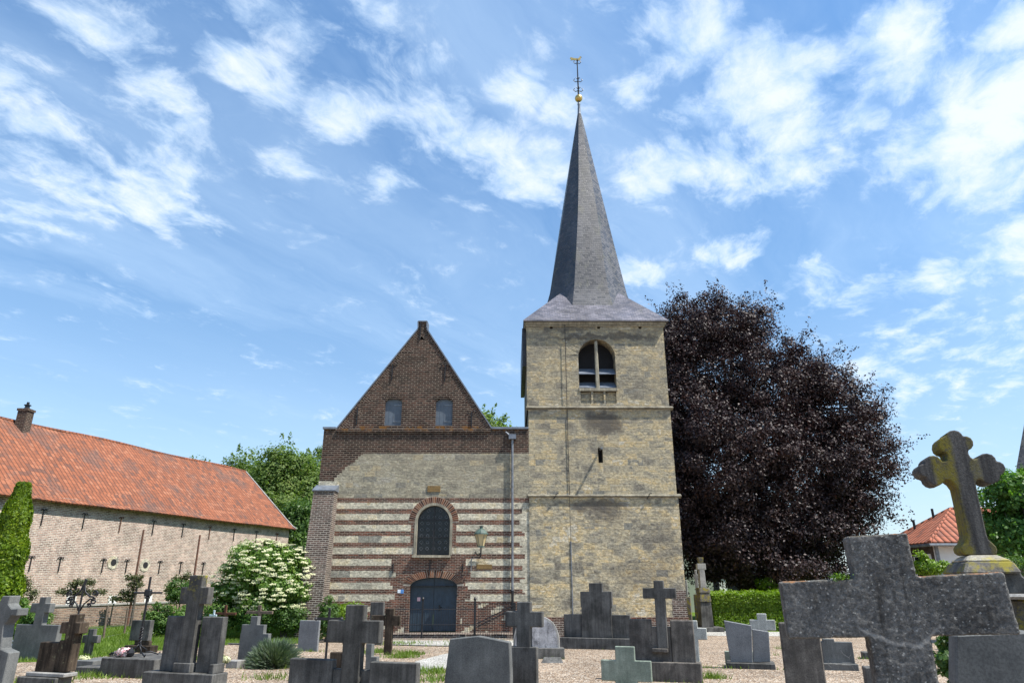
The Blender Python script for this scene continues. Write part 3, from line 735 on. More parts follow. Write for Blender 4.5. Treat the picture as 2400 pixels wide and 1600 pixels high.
for (c, r) in GW:
    sh = MB()
    npl = 4
    op = arch_pts(c, r, GZ0, GZS, GZT, 8)
    sh.prism(op, YG + .12, YG + .16)
    for i in range(1, npl):
        xx = c - r + 2 * r * i / npl; sh.box(xx - .006, xx + .006, YG + .113, YG + .121, GZ0, GZS - .05)
    s_ = sh.build('shutter', M['shutter'], church)
    for za in (GZ0 + .18, GZT - .30): hg = MB(); hg.box(c, c + r * .95, YG + .10, YG + .118, za, za + .035); hg.build('hinge', M['zinc'], s_)
    vb = MB()
    for i in range(-6, 7):
        a = i * .105; bx = c + math.sin(a) * .62; bz = GZT - .55 + math.cos(a) * .62
        ux, uz = math.sin(a), math.cos(a)
        pts_ = [(bx - uz * .026, bz + ux * .026), (bx + uz * .026, bz - ux * .026), (bx + uz * .03 + ux * .2, bz - ux * .03 + uz * .2), (bx - uz * .03 + ux * .2, bz + ux * .03 + uz * .2)]
        vb.prism(pts_, YG - .012, YG + .05)
    vb.build('brick_arch', M['red_brick' if False else 'dark_brick'], church)
# iron wall anchors
def anchor(px, py0, py1, Y, parent, w=.035, curl=False, bx=None):
    a = W(px, py0, Y); b = W(px, py1, Y); b.x = a.x
    q = MB(); q.box(a.x - w / 2, a.x + w / 2, Y - .05, Y + .0, b.z, a.z)
    if curl:
        for s in (-1, 1):
            q.tube([(a.x, Y - .03, a.z), (a.x + s * .10, Y - .03, a.z + .07), (a.x + s * .19, Y - .03, a.z + .02), (a.x + s * .17, Y - .03, a.z - .07)], .018, 5)
    return q.build('wall_anchor', M['black_iron'], parent)
Z1 = (700, 730, 3.92)
for (zx, za, zb, cu) in [(865, 490, 632, True), (1348, 500, 640, True), (545, 878, 1040, False), (1590, 925, 1060, True), (1122, 110, 265, False)]:
    anchor(700 + zx / 3.92, 730 + za / 3.92, 730 + zb / 3.92, YG, gable, curl=cu)
for (px, a, b) in [(922, 1320, 1342), (1085, 1320, 1340), (1008, 1312, 1347)]: anchor(px, a, b, Y0, church)
# voussoir arches of separate bricks
def voussoirs(name, cx, r, zs, zt, d, n, a0, a1, mats, parent, y=Y0, proud=.012, back=.3):
    v = MB()
    for i in range(n):
        aa = a0 + (a1 - a0) * (i + .12) / n; ab = a0 + (a1 - a0) * (i + .88) / n
        if i % 1 == 0:
            P = []
            for (ang, rr_) in ((aa, 0), (ab, 0), (ab, d), (aa, d)):
                P.append((cx + (r + rr_) * math.cos(ang), zs + (zt - zs + rr_) * math.sin(ang)))
            v.prism(P, y - proud - random.random() * .008, y + back)
    return v.build(name, mats, parent)
m, nt = newmat('arch_brick'); rn = nt.n('ShaderNodeAttribute', attribute_name='rnd').outputs['Fac']; p = pos(nt)
c = nt.ramp(rn, [(0, (.05, .024, .018)), (.4, (.13, .055, .034)), (.75, (.22, .09, .048)), (1, (.27, .15, .09))])
c = nt.mix(1.0, c, grey(nt, nt.mapr(nt.noise(p, 25, 5, .7), .3, .7, .65, 1.2)), 'MULTIPLY')
finish(nt, c, .9, nt.noise(p, 25, 5), .5, .01, spec=.2); M['arch_brick'] = m
M['mortar'] = mat_plain('mortar', (.46, .39, .30), .95, var=.2, scale=10)
voussoirs('door_arch', DC, DR + .005, DZS, DZT, .28, 34, R(8), R(172), M['arch_brick'], church)
voussoirs('window_arch', WC, WR + .10, WZS, WZT + .10, .26, 34, R(2), R(178), M['arch_brick'], church)
def band(name, cx, r0, r1, z0, zs, dt0, dt1, y0, y1, mat, parent, n=20):
    o = arch_pts(cx, r1, z0, zs, zs + dt1, n); i = arch_pts(cx, r0, z0, zs, zs + dt0, n)
    b = MB()
    for k in range(len(o) - 1):
        b.add([(o[k][0], y0, o[k][1]), (o[k + 1][0], y0, o[k + 1][1]), (i[k + 1][0], y0, i[k + 1][1]), (i[k][0], y0, i[k][1])], [(0, 1, 2, 3)])
        b.add([(i[k][0], y0, i[k][1]), (i[k + 1][0], y0, i[k + 1][1]), (i[k + 1][0], y1, i[k + 1][1]), (i[k][0], y1, i[k][1])], [(0, 1, 2, 3)])
        b.add([(o[k][0], y0, o[k][1]), (o[k + 1][0], y0, o[k + 1][1]), (o[k + 1][0], y1, o[k + 1][1]), (o[k][0], y1, o[k][1])], [(3, 2, 1, 0)])
    return b.build(name, mat, parent)
band('arch_bedding', DC, DR, DR + .285, DZS, DZS, DZT - DZS, DZT - DZS + .285, Y0 - .006, Y0 + .3, M['mortar'], church)
band('arch_bedding', WC, WR + .1, WR + .37, WZS, WZS, WR + .1, WR + .37, Y0 - .006, Y0 + .3, M['mortar'], church)
band('door_jamb', DC, DR, DR + .16, DZ0 - .3, DZS - .001, .0, .001, Y0 - .009, Y0 + .35, M['red_brick'], church)
# doorway
door_tops = arch_pts(DC, DR, DZ0, DZS, DZT, 16)
for sgn in (-1, 1):
    pl = [(x, z) for x, z in door_tops if (x - DC) * sgn >= -1e-6]
    if sgn < 0: pl = pl + [(DC - .006, DZT), (DC - .006, DZ0)]
    else: pl = [(DC + .006, DZ0), (DC + .006, DZT)] + pl
    pl2 = []
    for q in pl:
        if not pl2 or math.dist(q, pl2[-1]) > .004: pl2.append(q)
    d = MB(); d.prism(pl2, Y0 + .22, Y0 + .28)
    for i in range(1, 6):
        xx = DC + sgn * DR * i / 6
        zt = DZS + (DZT - DZS) * math.sqrt(max(0, 1 - ((xx - DC) / DR) ** 2)) - .03
        d.box(xx - .007, xx + .007, Y0 + .212, Y0 + .221, DZ0, zt)
    dl = d.build('door_leaf', M['doorpaint'], church, bevel=.004)
    if sgn > 0:
        hq = MB(); hq.box(DC + .22, DC + .28, Y0 + .18, Y0 + .215, DZ0 + .78, DZ0 + 1.0); hq.tube([(DC + .25, Y0 + .185, DZ0 + .9), (DC + .37, Y0 + .17, DZ0 + .9)], .018, 6)
        hq.build('handle', M['black_iron'], dl)
    else:
        nq = MB(); a = W(978, 1399, Y0 + .2); b = W(985, 1408, Y0 + .2); nq.box(a.x, b.x, Y0 + .2, Y0 + .214, b.z, a.z)
        nq.build('notice', mat_plain('pink_notice', (.62, .38, .40), .7, var=.05), dl)
# window with stone surround, bars, lattice and sill
band('window_surround', WC, WR, WR + .11, WZ0 - .02, WZS, WR, WR + .11, Y0 - .02, Y0 + .32, M['trim_stone'], church)
wf = MB(); t_ = .025
op = arch_pts(WC, WR, WZ0, WZS, WZT, 16)
wf.box(WC - t_, WC + t_, Y0 + .16, Y0 + .21, WZ0, WZT - .01)
for zz in (zc(1217), zc(1258)): wf.box(WC - WR, WC + WR, Y0 + .165, Y0 + .205, zz - t_ * .8, zz + t_ * .8)
wf.tube([(x, Y0 + .19, z) for x, z in op] + [(op[0][0], Y0 + .19, op[0][1])], .022, 5)
window = wf.build('window', M['black_iron'], church)
pn = MB(); pn.prism(op, Y0 + .215, Y0 + .23); pn.build('pane', M['glass'], window)
la = MB(); pt = .26; e = pt * .29
def seg(a, b):
    if all(inarch(q[0], q[1], WC, WR - .02, WZ0 + .02, WZS, WZT - .02) for q in (a, b)): la.tube([(a[0], Y0 + .208, a[1]), (b[0], Y0 + .208, b[1])], .0055, 4, cap=False)
for i in range(-5, 6):
    for j in range(0, 12):
        cx_, cz_ = WC + .13 + i * pt, WZ0 + .12 + j * pt; h_ = pt / 2
        oc = [(cx_ - h_ + e, cz_ + h_), (cx_ + h_ - e, cz_ + h_), (cx_ + h_, cz_ + h_ - e), (cx_ + h_, cz_ - h_ + e), (cx_ + h_ - e, cz_ - h_), (cx_ - h_ + e, cz_ - h_), (cx_ - h_, cz_ - h_ + e), (cx_ - h_, cz_ + h_ - e)]
        for q in range(8): seg(oc[q], oc[(q + 1) % 8])
la.build('leading', M['zinc'], window)
si = MB(); a = W(966, 1301, Y0); b = W(1056, 1301, Y0); si.prism([(a.x, a.z - .1), (b.x, a.z - .1), (b.x, a.z), (a.x, a.z)], Y0 - .14, Y0 + .2)
si.build('window_sill', M['trim_stone'], church, bevel=.015)
# plaques, number shield
def plaque(x0, y0, x1, y1, mat, name='plaque', parent=church, Y=Y0, th=.03):
    a = W(x0, y0, Y); b = W(x1, y1, Y); q = MB(); q.box(a.x, b.x, Y - th, Y + .01, b.z, a.z); return q.build(name, mat, parent, bevel=.006)
m, nt = newmat('ochre_tablet'); p = pos(nt); x, y, z = nt.sep(p)
ln = nt.mapr(nt.m('FRACT', nt.m('MULTIPLY', z, 16.0)), .35, .5); lt = nt.mapr(nt.noise(nt.mul(p, (60, 1, 6)), 1, 2), .45, .52)
finish(nt, nt.mix(nt.m('MULTIPLY', ln, lt), (.24, .15, .05), (.09, .055, .02)), .8, ln, .4, .01); M['tablet'] = m
plaque(1002, 1138, 1032, 1152, M['tablet']); plaque(1117, 1322, 1153, 1333, M['tablet'], th=.02)
a = plaque(932, 1381, 939, 1389, mat_plain('white_enamel', (.7, .74, .78), .4, var=.03), 'number_shield', th=.02)
plaque(939, 1381, 946, 1390, mat_plain('blue_enamel', (.08, .22, .50), .4, var=.05), 'number_shield', th=.022)
# downpipe
dp = MB(); ta = W(1201, 1028, Y0)
dp.tube([(ta.x, Y0 - .09, ta.z), (ta.x, Y0 - .09, zc(1383))], .052, 10)
for zz in (zc(1140), zc(1270), zc(1378)): dp.tube([(ta.x, Y0 - .09, zz), (ta.x, Y0 - .09, zz + .06)], .066, 10)
dpo = dp.build('downpipe', M['zinc'], church, smooth=False)
d2 = MB(); d2.tube([(ta.x, Y0 - .09, zc(1383)), (ta.x, Y0 - .09, zc(1460))], .058, 10); d2.build('downpipe_foot', M['black_iron'], church)
hp = MB(); hp.box(ta.x - .16, ta.x + .16, Y0 - .22, Y0, zc(1030), zc(1019)); hp.tube([(ta.x - .05, Y0 - .1, zc(1024)), (ta.x - .3, Y0 + .0, zc(1012))], .04, 6); hp.build('rainwater_hopper', M['lead'], church)
# lightning conductor down the tower
lc = MB(); cx0 = xc(1337, 1250)
lc.tube([(cx0, Y0 - .03, ZE), (cx0, Y0 - .03, zc(1268))], .014, 5); lc.build('conductor', M['black_iron'], church)
lc = MB(); lc.tube([(cx0, Y0 - .05, zc(1268)), (cx0, Y0 - .05, ZG + .4)], .028, 7); lc.build('conductor_pipe', M['zinc'], church)

# --- buttress, battered forward
bt = MB()
bx0, bx1 = xc(745, 1150) - .02, xc(792, 1150)
zt = zc(1150); yt, yb = Y0 - .55, Y0 - 1.15
bt.add([(bx0 - .1, yb, ZG), (bx1 - .02, yb, ZG), (bx1 - .02, Y0, ZG), (bx0 - .1, Y0, ZG), (bx0, yt, zt), (bx1, yt, zt), (bx1, Y0, zt), (bx0, Y0, zt)],
       [(0, 1, 5, 4), (1, 2, 6, 5), (3, 0, 4, 7), (4, 5, 6, 7), (2, 3, 7, 6)])
btr = bt.build('buttress', M['grey_brick'], church)
bc = MB(); bc.add([(bx0 - .06, yt - .06, zt - .02), (bx1 + .04, yt - .06, zt - .02), (bx1 + .04, Y0 - .01, zt + .25), (bx0 - .06, Y0 - .01, zt + .25), (bx0 - .06, yt - .06, zt - .07), (bx1 + .04, yt - .06, zt - .07), (bx1 + .04, Y0 - .01, zt - .07), (bx0 - .06, Y0 - .01, zt - .07)],
                  [(0, 1, 2, 3), (4, 5, 1, 0), (5, 6, 2, 1), (7, 4, 0, 3)])
bc.build('buttress_cap', M['lead'], btr)
bs = MB(); bs.box(XL - .01, xc(795, 1130), Y0 - .03, Y0 + .02, zt + .22, zc(1127)); bs.build('buttress_stone', M['pale_stone'], btr)
# brick step in front of the door
stp = MB(); a = G(915, 1497); x0, x1 = xc(915, 1480), xc(1205, 1480)
stp.box(x0, x1, Y0 - 1.15, Y0 - .005, ZG, DZ0 - .03); stp.box(x0 - .15, x1 + .1, Y0 - 1.6, Y0 - 1.15, ZG, DZ0 - .16)
stp.build('door_step', M['grey_brick'], church, bevel=.01)

# --- tower
TD = 6.4
OPX, OPR = xc(1399.5, 850), (xc(1443, 850) - xc(1356, 850)) / 2
OZ0, OZT = zc(909), zc(794); OZS = OZT - OPR
PX0, PX1, PZ0, PZ1 = OPX - OPR, OPX + OPR, zc(944), zc(916)
SX0, SX1, SZ0, SZ1 = xc(1402, 1066), xc(1413, 1066), zc(1084), zc(1049)
Yu = Y0 + .05
tw = MB()
def ring(mb, x0, x1, y0, y1, z0, z1, front=None, m=0):
    mb.add([(x1, y0, z0), (x1, y1, z0), (x1, y1, z1), (x1, y0, z1)], [(0, 1, 2, 3)], m)
    mb.add([(x0, y0, z0), (x0, y0, z1), (x0, y1, z1), (x0, y1, z0)], [(0, 1, 2, 3)], m)
    mb.add([(x1, y1, z0), (x0, y1, z0), (x0, y1, z1), (x1, y1, z1)], [(0, 1, 2, 3)], m)
    holed_wall(mb, [(x0, z0), (x1, z0), (x1, z1), (x0, z1)], front or [], y0, m)
bel = arch_pts(OPX, OPR, OZ0, OZS, OZT, 16)
pan = [[(PX0 + i * (PX1 - PX0) / 3 + .04, PZ0), (PX0 + (i + 1) * (PX1 - PX0) / 3 - .04, PZ0), (PX0 + (i + 1) * (PX1 - PX0) / 3 - .04, PZ1), (PX0 + i * (PX1 - PX0) / 3 + .04, PZ1)] for i in range(3)]
puts = []
for px in (1292, 1403, 1500):
    a = W(px, 760, Y0); puts.append([(a.x - .07, a.z - .2), (a.x + .07, a.z - .2), (a.x + .07, a.z), (a.x - .07, a.z)])
ring(tw, XT0 - .06, XT1 - .02, Yu, Y0 + TD, ZS2, ZE, [bel] + pan + puts)
reveal(tw, bel, Yu, Yu + .7)
for h in pan: reveal(tw, h, Yu, Yu + .14)
slit = [(SX0, SZ0), (SX1, SZ0), (SX1, SZ1), (SX0, SZ1)]
ring(tw, XT0, XT1, Y0, Y0 + TD, ZS1, ZS2, [slit]); reveal(tw, slit, Y0, Y0 + .5)
ring(tw, XT0 + .001, XT1 + .04, Y0 - .04, Y0 + TD, zc(1445), ZS1)
tower = tw.build('tower', M['tower_stone'], church)
tb = MB(); tb.box(XT0 + .001, XT1 + .07, Y0 - .075, Y0 + TD, ZG, zc(1445)); 
tb.build('plinth', M['red_brick'], tower)
tb = MB(); tb.box(XT0 + .05, XT1 + .12, Y0 - .2, Y0 - .06, ZG, zc(1456)); tb.box(XT1 - .55, XT1 + .045, Y0 - .046, Y0 + .3, zc(1456), zc(1382)); tb.build('brick_footing', M['grey_brick'], tower)
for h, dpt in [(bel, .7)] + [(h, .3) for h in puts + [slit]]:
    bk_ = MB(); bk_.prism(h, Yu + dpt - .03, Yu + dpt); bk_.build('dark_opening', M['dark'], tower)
pb = MB(); pb.box(PX0, PX1, Yu + .12, Yu + .2, PZ0 - .02, PZ1 + .02); pb.build('blind_panel', M['tower_stone'], tower)
mu = MB(); mw = .085
mu.prism([(OPX - mw, OZ0), (OPX + mw, OZ0), (OPX + mw * .8, OZT - .05), (OPX - mw * .8, OZT - .05)], Yu + .05, Yu + .28)
mu.build('mullion', M['trim_stone'], tower, bevel=.03)
for zz in (zc(868), zc(900)):
    for sgn in (-1, 1):
        lv = MB(); xa, xb = sorted((OPX + sgn * .07, OPX + sgn * (OPR - .01)))
        lv.add([(xa, Yu + .08, zz - .1), (xb, Yu + .08, zz - .1), (xb, Yu + .55, zz + .26), (xa, Yu + .55, zz + .26), (xa, Yu + .08, zz - .14), (xb, Yu + .08, zz - .14), (xb, Yu + .55, zz + .22), (xa, Yu + .55, zz + .22)],
               [(0, 1, 2, 3), (7, 6, 5, 4), (4, 5, 1, 0), (5, 6, 2, 1), (7, 4, 0, 3)])
        lv.build('louvre', M['louvre'], tower)
sl_ = MB(); sl_.box(OPX - OPR - .03, OPX + OPR + .03, Yu - .04, Yu + .6, zc(916), zc(909)); sl_.build('belfry_sill', M['trim_stone'], tower, bevel=.02)
v = voussoirs('belfry_arch', OPX, OPR, OZS, OZT, .34, 15, R(4), R(176), M['tower_stone'], tower, y=Yu, proud=.006, back=.2)
for (zz, ya, xa, xb, hh) in [(ZS2, Y0 - .11, XT0 - .1, XT1 + .13, .07), (ZS1, Y0 - .13, XT0 - .06, XT1 + .17, .07)]:
    s = MB()
    s.add([(xa, ya, zz - .03), (xb, ya, zz - .03), (xb, Y0 + .06, zz + hh), (xa, Y0 + .06, zz + hh), (xa, ya, zz - .055), (xb, ya, zz - .055), (xb, Y0 + .06, zz - .13), (xa, Y0 + .06, zz - .13)],
          [(0, 1, 2, 3), (4, 5, 1, 0), (7, 6, 5, 4), (5, 6, 2, 1), (7, 4, 0, 3)])
    s.box(xa, XT0, Y0 + .061, Y0 + TD, zz - .1, zz + .05) if False else None
    s.box(XT1, xb - .003, Y0 + .061, Y0 + TD, zz - .088, zz + .03)
    s.build('string_course', M['weather_stone'], tower)
cn = MB(); cn.box(XT0 - .16, XT1 + .1, Yu - .12, Y0 + TD + .1, ZE - .14, ZE + .02); cn.box(XT0 - .1, XT1 + .04, Yu - .06, Y0 + TD + .05, ZE - .22, ZE - .14)
cn.build('cornice', M['trim_stone'], tower, bevel=.02)
sp2 = MB(); a = W(1407, 1052, Y0); sp2.tube([(a.x, Y0 + .2, a.z), (a.x, Y0 - .5, a.z - .05)], .05, 6); sp2.build('spout', M['zinc'], tower)
for px in (1303, 1520):
    hk = MB(); a = W(px, 1158, Y0); hk.tube([(a.x + .1, Y0 - .16, a.z + .04), (a.x, Y0 - .2, a.z), (a.x - .02, Y0 - .14, a.z - .1), (a.x - .12, Y0 - .13, a.z - .2)], .02, 5); hk.build('roof_hook', M['black_iron'], tower)
# slate-hung flank of the tower (left side)
sh = MB(); sh.box(XT0 - .26, XT0 - .07, Y0 + .5, Y0 + TD - .1, zc(850), ZE - .14); sh.build('slate_cladding', M['slate'], tower)
# skirt roof and spire
TC = ((XT0 + XT1) / 2, Y0 + TD / 2)
hw = TD / 2 + .2
sk = MB(); zk = ZE + .02; slope = 1.14; ht = hw * slope
base = [(TC[0] - hw, TC[1] - hw), (TC[0] + hw, TC[1] - hw), (TC[0] + hw, TC[1] + hw), (TC[0] - hw, TC[1] + hw)]
ins = 1.0
topq = [(TC[0] + sx_ * ins, TC[1] + sy_ * ins) for sx_, sy_ in ((-1, -1), (1, -1), (1, 1), (-1, 1))]
zt_ = zk + (hw - ins) * slope
for i in range(4):
    j = (i + 1) % 4
    sk.add([(*base[i], zk), (*base[j], zk), (*topq[j], zt_), (*topq[i], zt_)], [(0, 1, 2, 3)])
    sk.add([(*base[i], zk - .05), (*base[j], zk - .05), (*base[j], zk), (*base[i], zk)], [(0, 1, 2, 3)])
sk.add([(*b, zk - .05) for b in base], [(3, 2, 1, 0)])
sk.build('skirt_roof', M['slate_skirt'], tower)
ap = W(1369, 268, TC[1]).z
spz0 = zk + .9; rb = 2.25 / math.cos(R(22.5))
spm = MB(); L = 26
for i in range(L + 1):
    t = i / L; z = spz0 + (ap - spz0) * t
    r = rb * (1 - t) + .11 * t; r *= 1 + .10 * (max(0, .10 - t) / .10) - .02 * math.sin(math.pi * t)
    tws = R(22.5) + R(9) * math.sin(math.pi * min(1, t * 1.0)) * t
    for k in range(8):
        a = 2 * math.pi * k / 8 + tws
        spm.v.append((TC[0] + r * math.cos(a), TC[1] + r * math.sin(a), z))
for i in range(L):
    for k in range(8):
        k2 = (k + 1) % 8
        spm.f.append([i * 8 + k, i * 8 + k2, (i + 1) * 8 + k2, (i + 1) * 8 + k]); spm.mi.append(0); spm.rnd.append(.5)
spire = spm.build('spire', M['slate'], tower)
# continuous slate coursing up the tapering faces
me = spire.data; uvd = me.uv_layers[0].data
for p in me.polygons:
    k = p.index % 8
    for li in p.loop_indices:
        c = me.vertices[me.loops[li].vertex_index].co + church.location
        a = math.pi * 2 * (k + .5) / 8 + R(22.5)
        uvd[li].uv = ((c.x - TC[0]) * -math.sin(a) + (c.y - TC[1]) * math.cos(a) + k * 3.07, c.z)
zb_ = W(1368, 231, TC[1]).z; ztop = W(1366, 140, TC[1]).z; cx_, cy_ = TC
f1 = MB(); f1.lathe([(.17, ap - 1.1), (.19, ap - .6), (.10, ap), (.07, zb_ - .5), (.09, zb_ - .45), (.05, zb_ - .2)], (cx_, cy_, 0), 10); f1.build('spire_tip', M['lead'], tower, smooth=True)
f2 = MB(); f2.lathe([(.02, -.23), (.12, -.2), (.20, -.11), (.23, 0), (.20, .11), (.12, .2), (.02, .23)], (cx_, cy_, zb_), 14); f2.build('gilt_ball', M['gold'], tower, smooth=True)
f3 = MB(); f3.tube([(cx_, cy_, zb_ + .2), (cx_, cy_, ztop)], [.05, .03], 6)
for zz, s in ((zb_ + .55, .22), (zb_ + 1.25, .20), (ztop - .25, .17)):
    for ax in ((1, 0), (-1, 0), (0, 1), (0, -1)):
        f3.tube([(cx_, cy_, zz), (cx_ + ax[0] * s * .8, cy_ + ax[1] * s * .8, zz - .06), (cx_ + ax[0] * s * 1.3, cy_ + ax[1] * s * 1.3, zz + .05), (cx_ + ax[0] * s, cy_ + ax[1] * s, zz + .16)], .024, 5)
        f3.tube([(cx_, cy_, zz + .1), (cx_ + ax[0] * s * .6, cy_ + ax[1] * s * .6, zz + .25)], .02, 5)
f3.build('finial_cross', M['black_iron'], tower)
wcx = W(1366, 132, TC[1])
f4 = MB(); s = .36
f4.prism([(cx_ + s * a, ztop + s * b) for a, b in [(-.2, -.15), (.35, -.2), (.6, .05), (.62, .45), (.8, .42), (.62, .62), (.45, .62), (.38, .3), (.0, .2), (-.5, .25), (-1.05, .45), (-1.2, .25), (-.95, .0), (-1.1, -.15), (-.6, -.1)]], cy_ - .02, cy_ + .02)
f4.build('weathercock', M['gold'], tower)
for (ty, sz_) in ((.62, 1), (.9, 1)):
    pass
# nave roof behind the gable
nr = MB(); rx0, rx1 = gl.x + .1, gr.x - .1; rz = gz1 - .5
nr.add([(rx0, YG + .45, ZPAR - .3), (rx1, YG + .45, ZPAR - .3), (apx, YG + .45, rz), (rx0, Y0 + DEP, ZPAR - .3), (rx1, Y0 + DEP, ZPAR - .3), (apx, Y0 + DEP, rz)], [(0, 2, 5, 3), (1, 4, 5, 2), (3, 5, 4)])
nr.build('nave_roof', M['slate'], church)

# wall lantern beside the window
la_b = W(1127, 1300, Y0 - .6)
lr = empty('wall_lantern', (la_b.x, Y0 - .6, la_b.z), 'old lantern with a green hood on a bracket right of the arched window', 'lantern')
z0_, z1_ = W(1127, 1279, Y0 - .6).z, W(1127, 1252, Y0 - .6).z; zt2 = W(1127, 1233, Y0 - .6).z
q = MB(); q.lathe([(.13, z0_), (.26, z1_)], (la_b.x, Y0 - .6, 0), 6); q.build('lamp_glass', M['lampglass'], lr)
q = MB(); q.lathe([(.30, z1_), (.29, z1_ + .05), (.16, z1_ + .19), (.07, z1_ + .24), (.07, z1_ + .33), (.11, z1_ + .34), (.02, zt2)], (la_b.x, Y0 - .6, 0), 12); q.build('hood', M['greenlamp'], lr)
q = MB()
for k in range(6):
    a = 2 * math.pi * k / 6; q.tube([(la_b.x + .135 * math.cos(a), Y0 - .6 + .135 * math.sin(a), z0_), (la_b.x + .268 * math.cos(a), Y0 - .6 + .268 * math.sin(a), z1_)], .012, 4)
q.lathe([(.15, z0_ - .05), (.15, z0_)], (la_b.x, Y0 - .6, 0), 6)
q.build('cage', M['greenlamp'], lr)
q = MB(); zb1 = la_b.z
q.tube([(la_b.x, Y0 - .6, z0_ - .04), (la_b.x, Y0 - .6, zb1), (la_b.x - .05, Y0 - .5, zb1 - .1), (la_b.x - .25, Y0 - .05, zb1 - .06)], .03, 6)
q.tube([(la_b.x, Y0 - .6, zb1 + .1), (la_b.x - .12, Y0 - .4, zb1 + .0), (la_b.x - .22, Y0 - .2, zb1 + .08), (la_b.x - .25, Y0, zb1 + .16)], .025, 6)
q.build('bracket', M['black_iron'], lr)
q = MB(); q.tube([(la_b.x, Y0 - .05, zb1 - .1), (la_b.x - .42, Y0 - .04, zb1 - .12), (la_b.x - .42, Y0 - .04, zb1 - .62)], .018, 5); q.build('cable_pipe', M['zinc'], lr)

# railing in front of the door
YR = Y0 - 1.35
Rl = empty('iron_railing', (xc(1000, 1480), YR, gz(YR)), 'low black iron railing with thin bars in front of the church door', 'railing')
rx0_, rx1_ = W(922, 1440, YR).x, W(1113, 1440, YR).x
zr1, zr2 = W(1000, 1427, YR).z, W(1000, 1463, YR).z
for zz in (zr1, zr2): q = MB(); q.tube([(rx0_, YR, zz), (rx1_, YR, zz)], .014, 5); q.build('rail', M['black_iron'], Rl)
nb = 34
for i in range(nb + 1):
    x = rx0_ + (rx1_ - rx0_) * i / nb; q = MB(); q.tube([(x, YR, gz(YR) + .02), (x, YR, zr1 + (.10 if i % 2 else .04))], .008, 4); q.build('bar', M['black_iron'], Rl)
for px, top, w in ((1113, 1408, .045), (990, 1408, .032)):
    a = W(px, 1440, YR); zt3 = W(px, top, YR).z; q = MB(); q.box(a.x - w, a.x + w, YR - w, YR + w, gz(YR), zt3)
    q.lathe([(.02, 0), (.055, .05), (.06, .09), (.03, .15), (.0, .16)], (a.x, YR, zt3), 8); q.build('post', M['black_iron'], Rl)
Gt = empty('iron_gate', (W(1115, 1480, YR).x, YR, gz(YR)), 'black iron gate panel of close bars with a sloping brace, left of the downpipe', 'gate')
gx0, gx1 = W(1121, 1440, YR).x, W(1203, 1440, YR).x; gzt = W(1150, 1411, YR).z
for i in range(16):
    x = gx0 + (gx1 - gx0) * i / 15; q = MB(); q.tube([(x, YR + .1, gz(YR) + .08), (x, YR + .1, gzt)], .010, 4); q.build('bar', M['black_iron'], Gt)
for py in (1413, 1427, 1440, 1463, 1480): q = MB(); q.tube([(gx0, YR + .1, W(0, py, YR).z), (gx1, YR + .1, W(0, py, YR).z)], .010, 4); q.build('rail', M['black_iron'], Gt)
a = W(1117, 1461, YR - .1); b = W(1206, 1416, YR - .1)
for dzz in (0, .12): q = MB(); q.tube([(a.x, YR - .1, a.z - dzz), (b.x, YR - .1, b.z - dzz)], .022, 6); q.build('brace', M['black_iron'], Gt)
a = W(1205, 1440, YR); q = MB(); q.box(a.x - .06, a.x + .06, YR - .05, YR + .07, gz(YR), W(0, 1411, YR).z); q.build('post', M['black_iron'], Gt)

# ------------------------------------------------------------------ graves
TURN = R(17)      # the rows of graves stand turned away from the church front
ct_, st_ = math.cos(TURN), math.sin(TURN)
def WT(px, py, P0):
    "pixel -> (u, z) on the turned plane through P0"
    dx = (px - 1200) / F; dy = (800 - py) / F
    d = Vector((dx, cp - dy * sp, sp + dy * cp))
    t = (st_ * P0[0] + ct_ * P0[1]) / (st_ * d.x + ct_ * d.y)
    p = d * t
    return ((p.x - P0[0]) * ct_ - (p.y - P0[1]) * st_, EYE + p.z - gz(P0[1]))
Z2 = (0, 1300, 5.2275); Z3 = (300, 1300, 5.2275); Z4 = (600, 1300, 5.2275); Z5 = (900, 1300, 5.2275)
Z6 = (1200, 1300, 5.2275); Z7 = (1500, 1300, 5.2275); Z8 = (1800, 1200, 3.92); Z9 = (2000, 950, 3.92)
def zp(Z, x, y): return (Z[0] + x / Z[2], Z[1] + y / Z[2])
def lev_outline(Z, Y, levels, bottom, P0=None):
    rows = []
    if P0 is not None:
        for (xl, xr, yt_) in levels:
            a = WT(*zp(Z, xl, yt_), P0); b = WT(*zp(Z, xr, yt_), P0); rows.append((a[0], b[0], .5 * (a[1] + b[1])))
        zb3 = -.05 if bottom is None else WT(*zp(Z, .5 * (levels[-1][0] + levels[-1][1]), bottom), P0)[1]
        return rows2(rows, zb3)
    for (xl, xr, yt_) in levels:
        a = W(*zp(Z, xl, yt_), Y); b = W(*zp(Z, xr, yt_), Y); rows.append((a.x, b.x, .5 * (a.z + b.z)))
    zb3 = gz(Y) - .03 if bottom is None else W(*zp(Z, levels[-1][0], bottom), Y).z
    return rows2(rows, zb3)
def rows2(rows, zb3):
    L_, R_ = [], []
    for i, (xl, xr, z) in enumerate(rows):
        zn = rows[i + 1][2] if i + 1 < len(rows) else zb3
        L_ += [(xl, z), (xl, zn)]; R_ += [(xr, z), (xr, zn)]
    return L_[::-1] + R_
